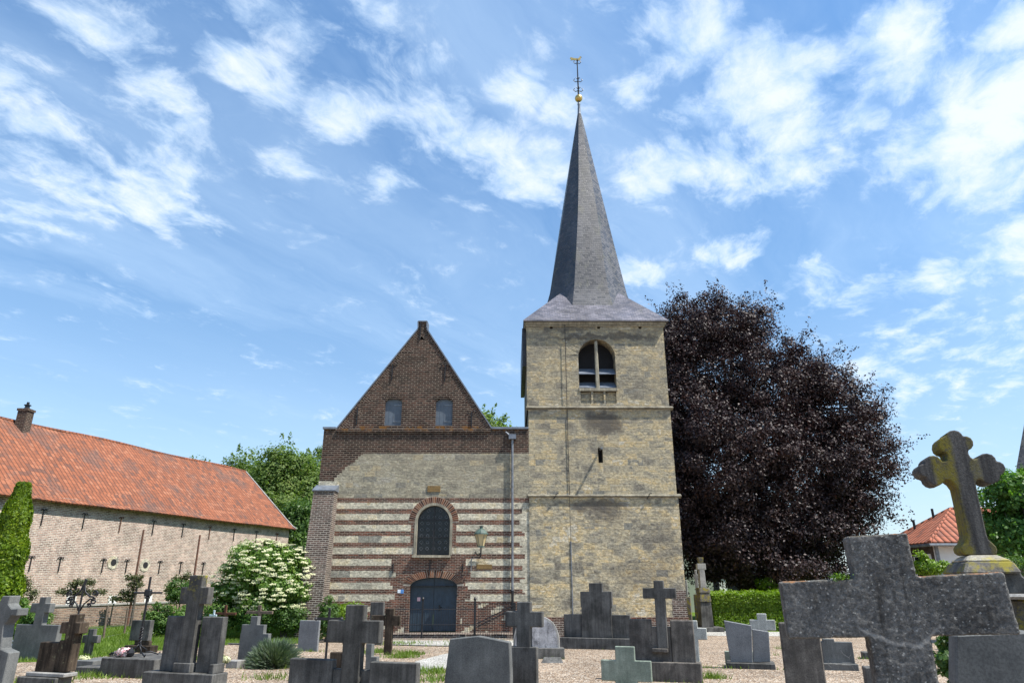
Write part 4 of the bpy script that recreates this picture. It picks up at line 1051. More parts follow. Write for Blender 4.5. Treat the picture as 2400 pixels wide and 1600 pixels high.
def stone(name, label, cat, Z, Y, pieces, mat, thick=.16, group=None, bevel=.012, rot=(0, 0, 0)):
    "pieces: [(part name, levels, bottom, forward offset, thickness or None, material or None)]"
    lv0 = pieces[0][1]; c0 = W(*zp(Z, .5 * (lv0[0][0] + lv0[0][1]), lv0[0][2]), Y); P0 = (c0.x, Y); org = Vector((c0.x, Y, gz(Y)))
    rot = (rot[0], rot[1], -TURN + rot[2])
    if len(pieces) == 1:
        b = MB(); b.prism(lev_outline(Z, Y, lv0, pieces[0][2], P0), -pieces[0][3], pieces[0][4] or thick * .62); o = b.build(name, pieces[0][5] or mat, None, bevel=bevel)
        o.location = org; o.rotation_euler = rot; return tag(o, label, cat, group)
    e = empty(name, org, label, cat, group, rot)
    for (pn, lv, bot, fw, th, mt) in pieces:
        b = MB(); b.prism(lev_outline(Z, Y, lv, bot, P0), -fw, -fw + (th or thick) * .62); b.build(pn, mt or mat, e, bevel=bevel, local=True)
    return e
def P1(levels, bottom=None, fw=0, th=None, mt=None): return [('stone', levels, bottom, fw, th, mt)]
B = M['bluestone']
stone('cross_headstone', 'grey stone with a broad cross on a plain block, third monument from the left edge', 'gravestone', Z2, 19.8,
      P1([(490, 570, 515), (385, 622, 590), (432, 540, 705), (200, 722, 852)]), M['mid_slab'], .26)
stone('stepped_cross_headstone', 'dark brown weathered stone cross beside a low block, below the scrolled iron cross', 'gravestone', Z2, 14.5, [
    ('cross', [(880, 965, 725), (775, 1020, 822), (825, 935, 960)], 1430, .05, .34, None), ('side_block', [(515, 745, 1065)], 1430, .04, .3, None),
    ('shoulder', [(738, 805, 1042)], 1430, .02, .28, None), ('plinth', [(395, 868, 1432)], 1480, .14, .5, M['kerb']), ('base', [(325, 800, 1482)], None, .2, .6, M['bluestone'])], M['brown_stone'])
stone('small_cross', 'small grey stone cross standing behind the dark brown cross monument', 'grave cross', Z2, 21, P1([(1085, 1155, 903), (1012, 1205, 982), (1035, 1115, 1075)]), B, .2)
stone('headstone', 'plain grey rectangular headstone on a stepped foot behind the tall wrought iron cross', 'gravestone', Z2, 22.5, [
    ('slab', [(1618, 1850, 797)], 1050, 0, .25, None), ('neck', [(1640, 1825, 1050)], 1105, -.02, .2, M['brown_stone']), ('base', [(1560, 1885, 1105)], None, .12, .5, M['brown_stone'])], B)
stone('grave_slab', 'black polished grave box under the tall wrought iron cross', 'grave', Z2, 15.8, P1([(1240, 1900, 1268)], None, 0, 1.2), M['bluestone'], group=None)
stone('tall_cross_monument', 'tall grey cross with yellow lichened head between two upright slabs', 'gravestone', Z3, 14.3, [
    ('cross', [(785, 942, 247), (677, 1020, 392), (737, 893, 600)], 1330, .06, .26, M['bluestone_lichen']), ('slab', [(482, 712, 747)], 1428, 0, .24, None), ('slab', [(912, 1172, 757)], 1448, 0, .24, None),
    ('foot', [(600, 812, 1315)], 1436, .10, .3, None), ('corner_block', [(1048, 1108, 1330)], 1452, .12, .5, None), ('base', [(268, 1122, 1432)], None, .18, .7, None)], B)
stone('stepped_headstone', 'grey headstone stepping down to the right, beside the lavender', 'gravestone', Z3, 18.3, P1([(1508, 1592, 750), (1395, 1668, 852), (1376, 1722, 960)]), M['mid_slab'], .2)
stone('wooden_cross', 'reddish brown wooden cross in the shrubs, behind the tall lichened cross monument', 'grave cross', Z3, 27.6, P1([(1182, 1213, 615), (1060, 1322, 703), (1184, 1216, 735)]), M['brown_wood'], .09)
stone('wooden_cross', 'grey brown wooden cross with wide arms, seen above the stepped grey headstone', 'grave cross', Z3, 26.2, P1([(1592, 1632, 615), (1450, 1772, 683), (1592, 1628, 722)]), M['wood'], .1)
WG = 'small white crosses in the grass by the elder bush'
for i, (lv, lb) in enumerate([([(1885, 1907, 738), (1843, 1945, 788), (1886, 1906, 812)], 'small white cross in the shady grass right of the elder bush, left of the pair'),
                              ([(2062, 2084, 728), (2033, 2118, 778), (2062, 2084, 804)], 'small white cross against the foot of the church buttress, right of the pair'),
                              ([(1045, 1065, 675), (995, 1085, 728), (1045, 1065, 750)], 'small white cross half hidden behind the tall lichened cross monument')]):
    stone('white_cross', lb, 'grave cross', Z3, 35 if i < 2 else 27.3, P1(lv), M['white_paint'], .06, WG, .006)
o = stone('headstone', 'plain smooth blue grey headstone by the foot of the buttress', 'gravestone', Z4, 22.8, P1([(538, 778, 800)]), M['grey_granite'], .14)
stone('cross_monument', 'big dark monument with a square lichened cross between two low wide slabs, left of centre', 'gravestone', Z4, 10.5, [
    ('cross', [(1122, 1345, 607), (905, 1540, 797), (1082, 1308, 1075)], None, .05, .2, M['bluestone_lichen']), ('slab', [(430, 955, 1268)], None, .03, .2, None),
    ('slab', [(1408, 1985, 1312)], None, .03, .2, None), ('infill', [(940, 1405, 1397)], None, 0, .14, None)], B)
stone('thin_cross', 'brown weathered stone cross just left of the church door railing', 'grave cross', Z4, 21.5, P1([(1585, 1692, 655), (1412, 1768, 738), (1578, 1672, 865)]), M['brown_stone'], .14)
stone('headstone', 'small dark headstone below the door surround, behind the brown weathered cross', 'gravestone', Z4, 25.5, P1([(1405, 1565, 575)]), B, .2)
stone('low_stone', 'low brown curved stone under the left arm of the big square cross', 'gravestone', Z4, 14, P1([(905, 1085, 1190)]), M['brown_stone'], .2)
stone('small_block', 'small grey block behind the big square cross shaft', 'gravestone', Z4, 15, P1([(1350, 1420, 1085), (1345, 1480, 1245)]), M['mid_slab'], .2)
stone('cross_headstone', 'dark grey cross widening to a tapering foot, right of the pale gabled slab', 'gravestone', Z5, 11.5, [
    ('cross', [(1632, 1798, 572), (1490, 1945, 688), (1625, 1800, 880)], 1150, .03, .18, None), ('foot', [(1545, 1875, 1120)], None, .034, .19, None)], B)
stone('stepped_monument', 'wide dark monument with stepped cross-shaped centre against the tower foot', 'gravestone', Z6, 23.7, [
    ('cross', [(943, 1105, 342), (838, 1222, 445), (852, 1215, 632)], 1012, .05, .3, None), ('slab', [(632, 1440, 728)], 1012, 0, .25, None), ('base', [(597, 1470, 1012)], None, .16, .6, None)], B)
stone('cross_monument', 'stained concrete monument, tall dark cross between two slabs, before the tower corner', 'gravestone', Z7, 15.2, [
    ('cross', [(165, 287, 310), (33, 437, 402), (180, 307, 532)], 1140, .06, .26, B), ('foot', [(150, 345, 1138)], 1190, .08, .3, None), ('slab', [(-143, 132, 785)], None, 0, .24, None), ('slab', [(365, 645, 800)], None, 0, .24, None),
    ('infill', [(131, 366, 880)], None, -.01, .2, None), ('base', [(-143, 748, 1305)], None, .12, .5, None)], M['concrete'])
stone('low_cross', 'squat pale green cross in front of the wide gravel, standing before the concrete monument', 'grave cross', Z6, 13.3, P1([(1258, 1498, 1117), (1087, 1702, 1288), (1265, 1540, 1548)]), M['pale_green'], .12)
stone('low_cross', 'pale granite cross half hidden behind the right edge of the concrete monument', 'grave cross', Z7, 18, P1([(560, 698, 800), (520, 812, 892), (570, 712, 1035)]), M['pale_granite'], .14)
stone('low_cross', 'pale speckled granite cross in front of the clipped hedge', 'grave cross', Z7, 21.5, P1([(1427, 1545, 716), (1340, 1652, 792), (1430, 1560, 920)]), M['pale_granite'], .15)
stone('brown_pillar', 'brown lichened pillar stone at the tower corner, left of the tall slim monument', 'gravestone', Z7, 33, P1([(555, 612, 512)], None, 0, .5), M['lichen_stone'])
stone('pale_pillar', 'pale narrow stone top showing behind the tower corner', 'gravestone', Z7, 36.5, P1([(530, 572, 305)], None, 0, .3), M['kerb'])
stone('slim_cross', 'slim pale cross on a pillar, just left of the tall column monument', 'grave cross', Z7, 35, [
    ('cross', [(665, 692, 180), (650, 715, 238), (668, 706, 285)], 480, 0, .18, M['kerb']), ('pillar', [(655, 722, 480)], None, .1, .4, M['lichen_stone'])], B)
stone('pillar_headstone', 'tall plain grey headstone just left of the shaft of the nearest rough cross', 'gravestone', Z8, 8, P1([(100, 462, 1015)], None, 0, .14), M['concrete'])
stone('cracked_headstone', 'low grey headstone with pale crack lines, seen under the arm of the nearest rough cross', 'gravestone', Z8, 17.4, [
    ('slab', [(497, 607, 1160), (488, 772, 1187)], 1390, 0, .2, None), ('base', [(492, 822, 1385)], None, .1, .4, None)], M['mid_slab'])
stone('small_block', 'tiny dark grave block on the gravel, above the low block under the rough cross', 'gravestone', Z8, 20.2, P1([(870, 950, 1285)], None, 0, .4), B)
stone('low_stone', 'low grey block at the bottom edge beside the shaft of the nearest rough cross', 'gravestone', Z8, 14, P1([(892, 1010, 1428)], None, 0, .4), B)
# veins of the cracked headstone
q = MB()
def zl(Z, Y, pts): return [tuple(W(*zp(Z, x, y), Y)) for x, y in pts]
for pl in ([(500, 1385), (560, 1395), (590, 1380), (640, 1395), (690, 1385)], [(675, 1265), (700, 1300), (745, 1330), (760, 1300)], [(745, 1330), (750, 1345)], [(690, 1375), (765, 1375), (765, 1400), (690, 1395)], [(770, 1400), (800, 1450)], [(570, 1360), (572, 1400), (600, 1425)]):
    q.tube(zl(Z8, 17.28, pl), .006, 4)
q.build('crack_lines', M['kerb'], bpy.data.objects['cracked_headstone'])

# gabled slab
def custom(name, label, cat, Z, Y, pts, mat, thick, ground=True, group=None, bevel=.012, parent=None, extra_bottom=None):
    if parent is None:
        n_ = len(pts); c0 = W(*zp(Z, sum(p[0] for p in pts) / n_, sum(p[1] for p in pts) / n_), Y); P0 = (c0.x, Y)
    else: P0 = (parent.location.x, parent.location.y)
    o = [WT(*zp(Z, x, y), P0) for x, y in pts]
    if ground: o = [(o[0][0], -.05)] + o + [(o[-1][0], -.05)]
    b = MB(); b.prism(o, (Y - P0[1]) if parent is not None else 0, thick)
    if parent is not None: return b.build(name, mat, parent, bevel=bevel, local=True)
    ob = b.build(name, mat, None, bevel=bevel); ob.location = (P0[0], Y, gz(Y)); ob.rotation_euler = (0, 0, -TURN); return tag(ob, label, cat, group)
custom('gabled_headstone', 'plain mid grey slab with a low gabled top, bottom centre', 'gravestone', Z5, 10.6, [(742, 1500), (805, 1025), (1150, 990), (1535, 1065), (1552, 1500)], M['mid_slab'], .12)
# granite pair on a base
d0 = W(*zp(Z7, 1350, 1390), 17.7); e = empty('double_headstone', (d0.x, 17.7, gz(17.7)), 'modern blue grey granite headstone of two slanting slabs on a low base', 'gravestone', None, (0, 0, -TURN)); Pd = (d0.x, 17.7)
custom('slab', None, None, Z7, 17.7, [(1112, 1315), (1026, 800), (1368, 862), (1382, 1318)], M['grey_granite'], .14, False, parent=e)
custom('slab', None, None, Z7, 17.76, [(1388, 1318), (1372, 905), (1580, 940), (1602, 1312)], M['grey_granite'], .14, False, parent=e)
q = MB(); q.prism(lev_outline(Z7, 17.5, [(1060, 1652, 1318)], None, Pd), -.15, .55); q.build('base', M['bluestone'], e, bevel=.01, local=True)
q = MB(); q.prism(lev_outline(Z7, 18.3, [(1030, 1590, 1210)], None, Pd), .57, .75); q.build('back_plate', M['pale_green'], e, bevel=.01, local=True)
# round topped stone
Yq = 20.3; rq = empty('round_headstone', (W(1258, 1500, Yq).x, Yq, gz(Yq)), 'mottled pale stone with a rounded top and lighter rim, behind the dark tapering cross', 'gravestone')
aL, aR = W(1203, 1507, Yq).x, W(1312, 1507, Yq).x; zs_, zt_q = W(0, 1507, Yq).z, W(0, 1443, Yq).z
cq = (aL + aR) / 2; rqq = (aR - aL) / 2
def pointy(c, r, z0, zs, zt, n=10):
    pts = [(c - r, z0)]
    for i in range(2 * n + 1):
        a = math.pi - math.pi * i / (2 * n); pts.append((c + r * math.copysign(abs(math.cos(a)) ** .8, math.cos(a)), zs + (zt - zs) * math.sin(a) ** .9 if 0 < i < 2 * n else zs))
    pts.append((c + r, z0)); return pts
q = MB(); q.prism(pointy(cq, rqq, gz(Yq) + .25, zs_, zt_q), Yq, Yq + .18); q.build('rim', M['kerb'], rq, bevel=.01)
q = MB(); q.prism(pointy(cq, rqq - .06, gz(Yq) + .25, zs_, zt_q - .06), Yq - .02, Yq + .1); q.build('face', M['marble'], rq)
q = MB(); q.box(aL - .12, aR + .12, Yq - .12, Yq + .3, gz(Yq) - .03, gz(Yq) + .27); q.build('base', B, rq, bevel=.015)
a = G(1294, 1552); q = MB(); q.add([(a.x - .28, a.y - .1, gz(a.y)), (a.x + .28, a.y - .1, gz(a.y)), (a.x + .24, a.y + .2, gz(a.y) + .12), (a.x - .2, a.y + .2, gz(a.y) + .12), (a.x + .26, a.y + .25, gz(a.y)), (a.x - .24, a.y + .25, gz(a.y))], [(0, 1, 2, 3), (1, 4, 2), (0, 3, 5), (3, 2, 4, 5)])
tag(q.build('grave_tablet', B, None, org=(a.x, a.y, gz(a.y)), bevel=.01), 'small sloping dark tablet lying before the round-topped stone', 'grave tablet')
# left edge flared cross
custom('flared_cross', 'grey stone cross with flared arms, cut by the left edge of the picture', 'grave cross', Z2, 12.2,
       [(-250, 1190), (-110, 1175), (-60, 840), (-150, 820), (-200, 740), (-190, 640), (-110, 660), (-30, 620), (30, 500), (128, 498), (100, 600), (140, 660), (222, 652), (205, 745), (130, 740), (90, 800), (45, 850), (5, 1150), (110, 1195)], M['mid_slab'], .2)
# kerbs and low grave edges
def kerb(label, px0, px1, py, depth, h, mat, group='low kerbs round the graves'):
    a = G(.5 * (px0 + px1), py); P0 = (a.x, a.y); u0 = WT(px0, py, P0)[0]; u1 = WT(px1, py, P0)[0]; q = MB(); q.box(u0, u1, 0, depth, -.03, h)
    o = q.build('grave_kerb', mat, None, bevel=.01); o.location = (a.x, a.y, gz(a.y)); o.rotation_euler = (0, 0, -TURN); tag(o, label, 'kerb', group)
kerb('low dark kerb in front of the small grey cross, beside the black grave box', 172, 236, 1582, .5, .16, B)
kerb('pale step with a white wreath at the foot of the small grey cross', 168, 215, 1566, .9, .17, M['mid_slab'])
kerb('pale kerb running from the tall lichened cross monument to the stepped headstone', 528, 555, 1565, .3, .16, M['kerb'])
kerb('thin kerb line across the gravel before the church step', 912, 1055, 1513, .08, .03, M['bluestone'])
kerb('thin kerb line on the gravel left of the granite double headstone', 1640, 1700, 1564, .05, .02, M['bluestone'])
kerb('low kerb line in the grass behind the plain blue grey headstone', 530, 700, 1512, .1, .05, M['bluestone'])
kerb('white pavement kerb between the round-topped stone and the wide stepped monument', 1305, 1322, 1490, 1.2, .05, M['pavement'])

# column monument by the tower corner
Yx = 34.0
cm = empty('column_monument', (W(1655, 1470, Yx).x, Yx, gz(Yx)), 'tall dark monument with a slim cross shaft on a tapering pillar beside the hedge', 'monument')
def cbox(nm, x0, x1, y0, y1, mat, dep, tap=1.0):
    a = W(*zp(Z7, x0, y0), Yx); b = W(*zp(Z7, x1, y0), Yx); c = W(*zp(Z7, x0, y1), Yx); cx = cm.location.x + 0; hw0 = (b.x - a.x) / 2; hw1 = hw0 * tap
    q = MB(); d0, d1 = dep / 2, dep / 2 * tap; z0, z1 = c.z, a.z
    q.add([(cx - hw1, Yx - d1, z0), (cx + hw1, Yx - d1, z0), (cx + hw1, Yx + d1, z0), (cx - hw1, Yx + d1, z0), (cx - hw0, Yx - d0, z1), (cx + hw0, Yx - d0, z1), (cx + hw0, Yx + d0, z1), (cx - hw0, Yx + d0, z1)],
          [(0, 3, 2, 1), (4, 5, 6, 7), (0, 1, 5, 4), (1, 2, 6, 5), (2, 3, 7, 6), (3, 0, 4, 7)])
    q.build(nm, mat, cm, bevel=.015)
cbox('cross_head', 728, 790, 30, 105, M['lichen_stone'], .3, .8); cbox('cross_arm', 712, 815, 105, 180, M['kerb'], .3); cbox('shaft', 745, 808, 180, 400, M['kerb'], .3, 1.15)
cbox('cap', 725, 850, 400, 460, M['lichen_stone'], .6, 1.1); cbox('die', 745, 865, 460, 570, M['lichen_stone'], .6, 1.15); cbox('pillar', 738, 868, 570, 880, M['bluestone'], .6, 1.1)
q = MB(); q.box(cm.location.x - .7, cm.location.x + .7, Yx - .5, Yx + .5, gz(Yx) - .03, W(*zp(Z7, 738, 878), Yx).z); q.build('base', M['bluestone'], cm, bevel=.02)

# iron crosses
def twisted(mb, x, y, z0, z1, r, m=0):
    n = 24
    for s in (0, math.pi):
        mb.tube([(x + r * .7 * math.cos(s + i * .75), y + r * .7 * math.sin(s + i * .75), z0 + (z1 - z0) * i / n) for i in range(n + 1)], r * .75, 6)
Yi = 16.3; base_z = W(*zp(Z2, 1600, 1268), 15.8).z
ax_ = W(*zp(Z2, 1725, 1000), Yi).x
ic = empty('wrought_iron_cross', (ax_, Yi, base_z), 'tall slender black wrought iron cross with a twisted stem on scrolled feet', 'grave cross')
q = MB(); ztp = W(*zp(Z2, 1800, 265), Yi).z; zar = W(*zp(Z2, 1780, 462), Yi).z; zk1 = W(*zp(Z2, 1725, 880), Yi).z; zk0 = W(*zp(Z2, 1725, 1090), Yi).z
q.box(ax_ - .02, ax_ + .02, Yi - .02, Yi + .02, zk1, ztp); hw_ = (W(*zp(Z2, 1950, 462), Yi).x - W(*zp(Z2, 1605, 462), Yi).x) / 2
q.build('stem', M['black_iron'], ic, bevel=.006)
q = MB(); q.tube([(ax_ - hw_, Yi, zar), (ax_ + hw_, Yi, zar)], .02, 8)
q.build('arm', M['black_iron'], ic)
q = MB(); q.box(ax_ - .075, ax_ + .075, Yi - .05, Yi + .05, zar - .075, zar + .075); q.lathe([(.04, -.13), (.075, -.1), (.04, -.07)], (ax_, Yi, zar), 8); q.build('knot', M['black_iron'], ic, bevel=.02)
q = MB(); twisted(q, ax_, Yi, zk0, zk1, .026); q.build('twist', M['black_iron'], ic, smooth=True)
for k in range(4):
    a = math.pi / 4 + k * math.pi / 2; ca, sa = math.cos(a), math.sin(a); H = zk0 - base_z
    q = MB(); q.tube([(ax_, Yi, zk0 + .02), (ax_ + .05 * ca, Yi + .05 * sa, base_z + H * .8), (ax_ + .17 * ca, Yi + .17 * sa, base_z + H * .5), (ax_ + .14 * ca, Yi + .14 * sa, base_z + H * .3), (ax_ + .25 * ca, Yi + .25 * sa, base_z + .08), (ax_ + .42 * ca, Yi + .42 * sa, base_z + .02), (ax_ + .46 * ca, Yi + .46 * sa, base_z + .06)], .016, 6, )
    q.build('foot', M['black_iron'], ic, smooth=True)
q = MB(); q.lathe([(.03, .0), (.07, .03), (.085, .08), (.065, .13), (.03, .16), (.015, .19)], (ax_ - .1, Yi - .12, base_z), 8); q.build('ball', M['black_iron'], ic)
# scrolled iron cross on the dark brown monument row
Ys = 16.6; sxx = W(*zp(Z2, 965, 700), Ys).x
sc_ = empty('scrolled_iron_cross', (sxx, Ys, gz(Ys)), 'ornate black iron cross with curled scrolls above the dark brown cross monument', 'grave cross')
zb4, za4, zt4 = W(*zp(Z2, 960, 1000), Ys).z, W(*zp(Z2, 985, 520), Ys).z, W(*zp(Z2, 1000, 290), Ys).z
q = MB(); q.tube([(sxx, Ys, gz(Ys)), (sxx, Ys, za4 + .28)], .022, 6); q.tube([(sxx, Ys, za4 + .25), (sxx + .03, Ys, za4 + .38), (sxx, Ys, zt4)], [.035, .03, .01], 6); q.build('stem', M['black_iron'], sc_)
def spiral(mb, cx, cz, r, s, Yv, turns=1.4, a0=0, rad=.018):
    n = 20; mb.tube([(cx + s * r * (1 - .75 * i / n) * math.cos(a0 + turns * 2 * math.pi * i / n), Yv, cz + r * (1 - .75 * i / n) * math.sin(a0 + turns * 2 * math.pi * i / n)) for i in range(n + 1)], rad, 5)
for s in (-1, 1):
    q = MB(); q.tube([(sxx + s * .02, Ys, za4 - .28), (sxx + s * .08, Ys, za4 - .14), (sxx + s * .20, Ys, za4 - .03), (sxx + s * .30, Ys, za4 - .05)], .018, 5)
    q.tube([(sxx + s * .02, Ys, za4 + .25), (sxx + s * .06, Ys, za4 + .12), (sxx + s * .18, Ys, za4 + .02), (sxx + s * .28, Ys, za4 + .01)], .02, 5)
    spiral(q, sxx + s * .29, za4 + .09, .07, s, Ys, 1.3, -1.2); spiral(q, sxx + s * .29, za4 - .08, .07, s, Ys, 1.3, 1.2); spiral(q, sxx + s * .20, za4 - .17, .05, -s, Ys, 1.2, .5)
    q.build('scroll', M['black_iron'], sc_, smooth=True)
Yp = 17.2; pxx = W(*zp(Z4, 893, 800), Yp).x
ip = empty('iron_cross', (pxx, Yp, gz(Yp)), 'thin black iron cross with trefoil arm ends, left of the big square cross', 'grave cross')
q = MB(); zt5 = W(*zp(Z4, 893, 645), Yp).z; za5 = W(*zp(Z4, 880, 780), Yp).z; q.box(pxx - .025, pxx + .025, Yp - .02, Yp + .02, gz(Yp) - .02, zt5); q.build('stem', M['black_iron'], ip, bevel=.005)
q = MB(); q.box(pxx - .3, pxx + .3, Yp - .018, Yp + .022, za5 - .03, za5 + .03)
for s in (-1, 1): q.lathe([(.0, -.05), (.05, 0), (.0, .05)], (pxx + s * .3, Yp, za5), 8)
q.build('arm', M['black_iron'], ip)

# ---- nearest rough concrete cross
Yn = 2.9
def Pz(Z, Y, pts): return [(W(*zp(Z, x, y), Y).x, W(*zp(Z, x, y), Y).z) for x, y in pts]
c0 = W(*zp(Z8, 1150, 800), Yn); P0n = (c0.x, Yn)
JX, JZ = WT(*zp(Z8, 1230, 1205), P0n); M['rough_concrete'] = _rough()
pn_ = [WT(*zp(Z8, x, y), P0n) for x, y in [(1580, 1568), (1500, 1138), (1600, 1132), (2325, 1122), (2168, 545), (1368, 592), (1283, 188), (716, 222), (798, 606), (106, 640), (188, 1163), (932, 1148), (1018, 1568)]]
dxs = (pn_[0][0] - pn_[1][0]) / (pn_[1][1] - pn_[0][1]); dxl = (pn_[-1][0] - pn_[-2][0]) / (pn_[-2][1] - pn_[-1][1])
pn_[0] = (pn_[0][0] + .5 * dxs * (pn_[0][1] + .1), -.1); pn_[-1] = (pn_[-1][0] + .5 * dxs * (pn_[-1][1] + .1), -.1)
b = MB(); b.prism(pn_, 0, .12)
oc = b.build('rough_cross', M['rough_concrete'], None); oc.location = (c0.x, Yn, gz(Yn)); oc.rotation_euler = (0, 0, -TURN)
tag(oc, 'nearest cross, rough dark exposed concrete leaning left, its arms filling the lower right', 'grave cross')
tm = bpy.data.textures.new('rough_clouds', 'CLOUDS'); tm.noise_scale = .04; tm.noise_depth = 4
tf = bpy.data.textures.new('rough_fine', 'CLOUDS'); tf.noise_scale = .015; tf.noise_depth = 2
rm = oc.modifiers.new('remesh', 'REMESH'); rm.mode = 'VOXEL'; rm.voxel_size = .0065; rm.use_smooth_shade = True
smo = oc.modifiers.new('smooth', 'SMOOTH'); smo.factor = .6; smo.iterations = 4
for tx, s in ((tm, .003), (tf, .006)):
    d = oc.modifiers.new('rough', 'DISPLACE'); d.texture = tx; d.strength = s; d.mid_level = .5; d.texture_coords = 'LOCAL'

# ---- grey slab behind it and trefoil cross monument
custom('wide_headstone', 'smooth grey slab behind the nearest rough cross, in the lower right corner', 'gravestone', Z8, 3.95, [(1722, 1560), (1722, 1120), (2420, 1090), (2440, 1560)], M['mid_slab'], .14)
Yt = 4.7
tr = empty('trefoil_cross_monument', (W(2290, 1400, Yt).x, Yt, gz(Yt)), 'weathered stone cross with trefoil ends and yellow lichen on a moulded pedestal', 'monument')
def arcpts(cx, cy, r, a0, a1, n): return [(cx + r * math.cos(R(a0 + (a1 - a0) * i / n)), cy - r * math.sin(R(a0 + (a1 - a0) * i / n))) for i in range(n + 1)]
tz = []
# traced clockwise in enlarged photo units, left foot first, slight lean kept
tz = [(990, 1375), (960, 1350), (948, 1312), (965, 1285), (990, 1262), (1005, 1200), (975, 1040), (945, 880), (918, 765), (885, 722), (850, 697), (812, 695),
 (800, 720), (770, 742), (730, 748), (690, 735), (660, 708), (648, 680), (638, 670), (610, 665), (585, 648), (568, 618), (565, 590), (580, 566), (612, 552), (622, 545), (622, 525), (640, 498), (670, 482), (710, 478), (745, 488), (770, 510), (785, 530),
 (815, 528), (832, 510), (832, 480), (822, 452), (790, 445), (760, 420), (748, 385), (752, 345), (770, 320), (800, 308), (814, 300), (825, 275), (855, 255), (895, 248), (935, 258), (960, 280), (973, 302),
 (1010, 303), (1045, 320), (1065, 350), (1068, 385), (1050, 415), (1020, 432), (1025, 465), (1045, 495), (1075, 512), (1100, 505), (1115, 480), (1150, 462), (1190, 458), (1235, 470), (1265, 498), (1275, 528),
 (1310, 535), (1340, 555), (1358, 590), (1350, 625), (1325, 648), (1308, 656), (1308, 685), (1290, 712), (1250, 730), (1210, 735), (1170, 720), (1140, 695), (1120, 688), (1098, 697), (1088, 730), (1100, 800), (1135, 960), (1160, 1080), (1185, 1190), (1200, 1235), (1240, 1270), (1270, 1300), (1283, 1335), (1275, 1375)]
P0t = (tr.location.x, Yt); tr.rotation_euler = (0, 0, -TURN)
tp = [WT(*zp(Z9, x, y), P0t) for x, y in tz]
b = MB(); b.prism(tp, -.09, .09); oo = b.build('cross', M['trefoil_stone'], tr, bevel=.012, seg=2, local=True)
pr = MB()
def frus(x0, x1, y0, x2, x3, y1, d0, d1, nm, mat):
    a = WT(*zp(Z9, x0, y0), P0t); b_ = WT(*zp(Z9, x1, y0), P0t); c = WT(*zp(Z9, x2, y1), P0t); d = WT(*zp(Z9, x3, y1), P0t); za, zc_ = .5 * (a[1] + b_[1]), .5 * (c[1] + d[1])
    q = MB(); q.add([(c[0], -d1, zc_), (d[0], -d1, zc_), (d[0], d1, zc_), (c[0], d1, zc_), (a[0], -d0, za), (b_[0], -d0, za), (b_[0], d0, za), (a[0], d0, za)],
        [(0, 3, 2, 1), (4, 5, 6, 7), (0, 1, 5, 4), (1, 2, 6, 5), (2, 3, 7, 6), (3, 0, 4, 7)]); return q.build(nm, mat, tr, bevel=.012, local=True)
frus(1010, 1270, 1378, 955, 1370, 1435, .12, .2, 'pedestal_top', M['lichen_light'])
frus(955, 1370, 1436, 905, 1420, 1545, .2, .26, 'pedestal', M['lichen_stone'])
sh2 = [WT(*zp(Z9, x, y), P0t) for x, y in [(880, 1700), (905, 1545), (1400, 1500), (1440, 1565), (1500, 1610), (1580, 1640), (1700, 1650), (1700, 1730), (880, 1730)]]
b = MB(); b.prism(sh2, -.22, .22); b.build('shoulder', M['bluestone'], tr, bevel=.012, local=True)
zl0, zl1 = WT(*zp(Z9, 1500, 1722), P0t)[1], WT(*zp(Z9, 1500, 1770), P0t)[1]
xa, xb = WT(*zp(Z9, 1000, 1700), P0t)[0], WT(*zp(Z9, 2000, 1700), P0t)[0]
b = MB(); b.box(xa, xb, -.36, .36, zl1, zl0); b.build('ledge', M['kerb'], tr, bevel=.02, local=True)
b = MB(); b.box(xa + .1, xb - .1, -.28, .28, -.03, zl1); b.build('body', M['lichen_stone'], tr, bevel=.012, local=True)

# ------------------------------------------------------------------ vegetation
def ell_points(rg, ells, N, shell=.5):
    vols = np.array([e[3] * e[4] * e[5] for e in ells]); pr_ = vols ** .8; pr_ /= pr_.sum()
    idx = rg.choice(len(ells), N, p=pr_); E = np.array(ells)[idx]
    d = rg.normal(size=(N, 3)); d /= np.linalg.norm(d, axis=1, keepdims=True)
    r = (shell + (1 - shell) * rg.random((N, 1)))
    return E[:, :3] + d * r * E[:, 3:6], d
def crown(name, ells, nclump, nleaf, rc, size, mat, parent, seed, shell=.55, spray=0, slen=1.5, droop=.0, flat=.75, up=.35, aspect=.6):
    rg = np.random.default_rng(seed)
    cc, cd = ell_points(rg, ells, nclump, shell)
    n = nclump * nleaf
    idx = np.repeat(np.arange(nclump), nleaf)
    d = rg.normal(size=(n, 3)); d /= np.linalg.norm(d, axis=1, keepdims=True)
    rad = (rg.random((n, 1)) ** .45) * (rc * (.6 + .8 * rg.random(nclump)))[idx][:, None]
    off = d * rad; off[:, 2] *= flat
    C = cc[idx] + off
    D = d * .8 + cd[idx] * .5 + rg.normal(size=(n, 3)) * .5; D[:, 2] += up
    if spray:
        sc, sd = ell_points(rg, ells, spray, .80)
        ns = 34; idx = np.repeat(np.arange(spray), ns); t = np.tile(np.linspace(0, 1, ns), spray)
        dr = sd + rg.normal(size=sd.shape) * .35; dr[:, 2] += .30 - droop; dr /= np.linalg.norm(dr, axis=1, keepdims=True)
        ln = slen * (.4 + .9 * rg.random(spray))
        P = sc[idx] + dr[idx] * (t * ln[idx])[:, None]
        P[:, 2] -= (t ** 2) * ln[idx] * droop
        P += rg.normal(size=P.shape) * (.26 * (1.15 - t))[:, None] * (slen / 1.5)
        C = np.concatenate([C, P]); D = np.concatenate([D, rg.normal(size=P.shape) + np.array([0, 0, .6])])
    keep = C[:, 2] > gz(60) + .15
    C, D = C[keep], D[keep]
    return leafmesh(name, C, D, size, mat, parent, seed=seed, aspect=aspect)
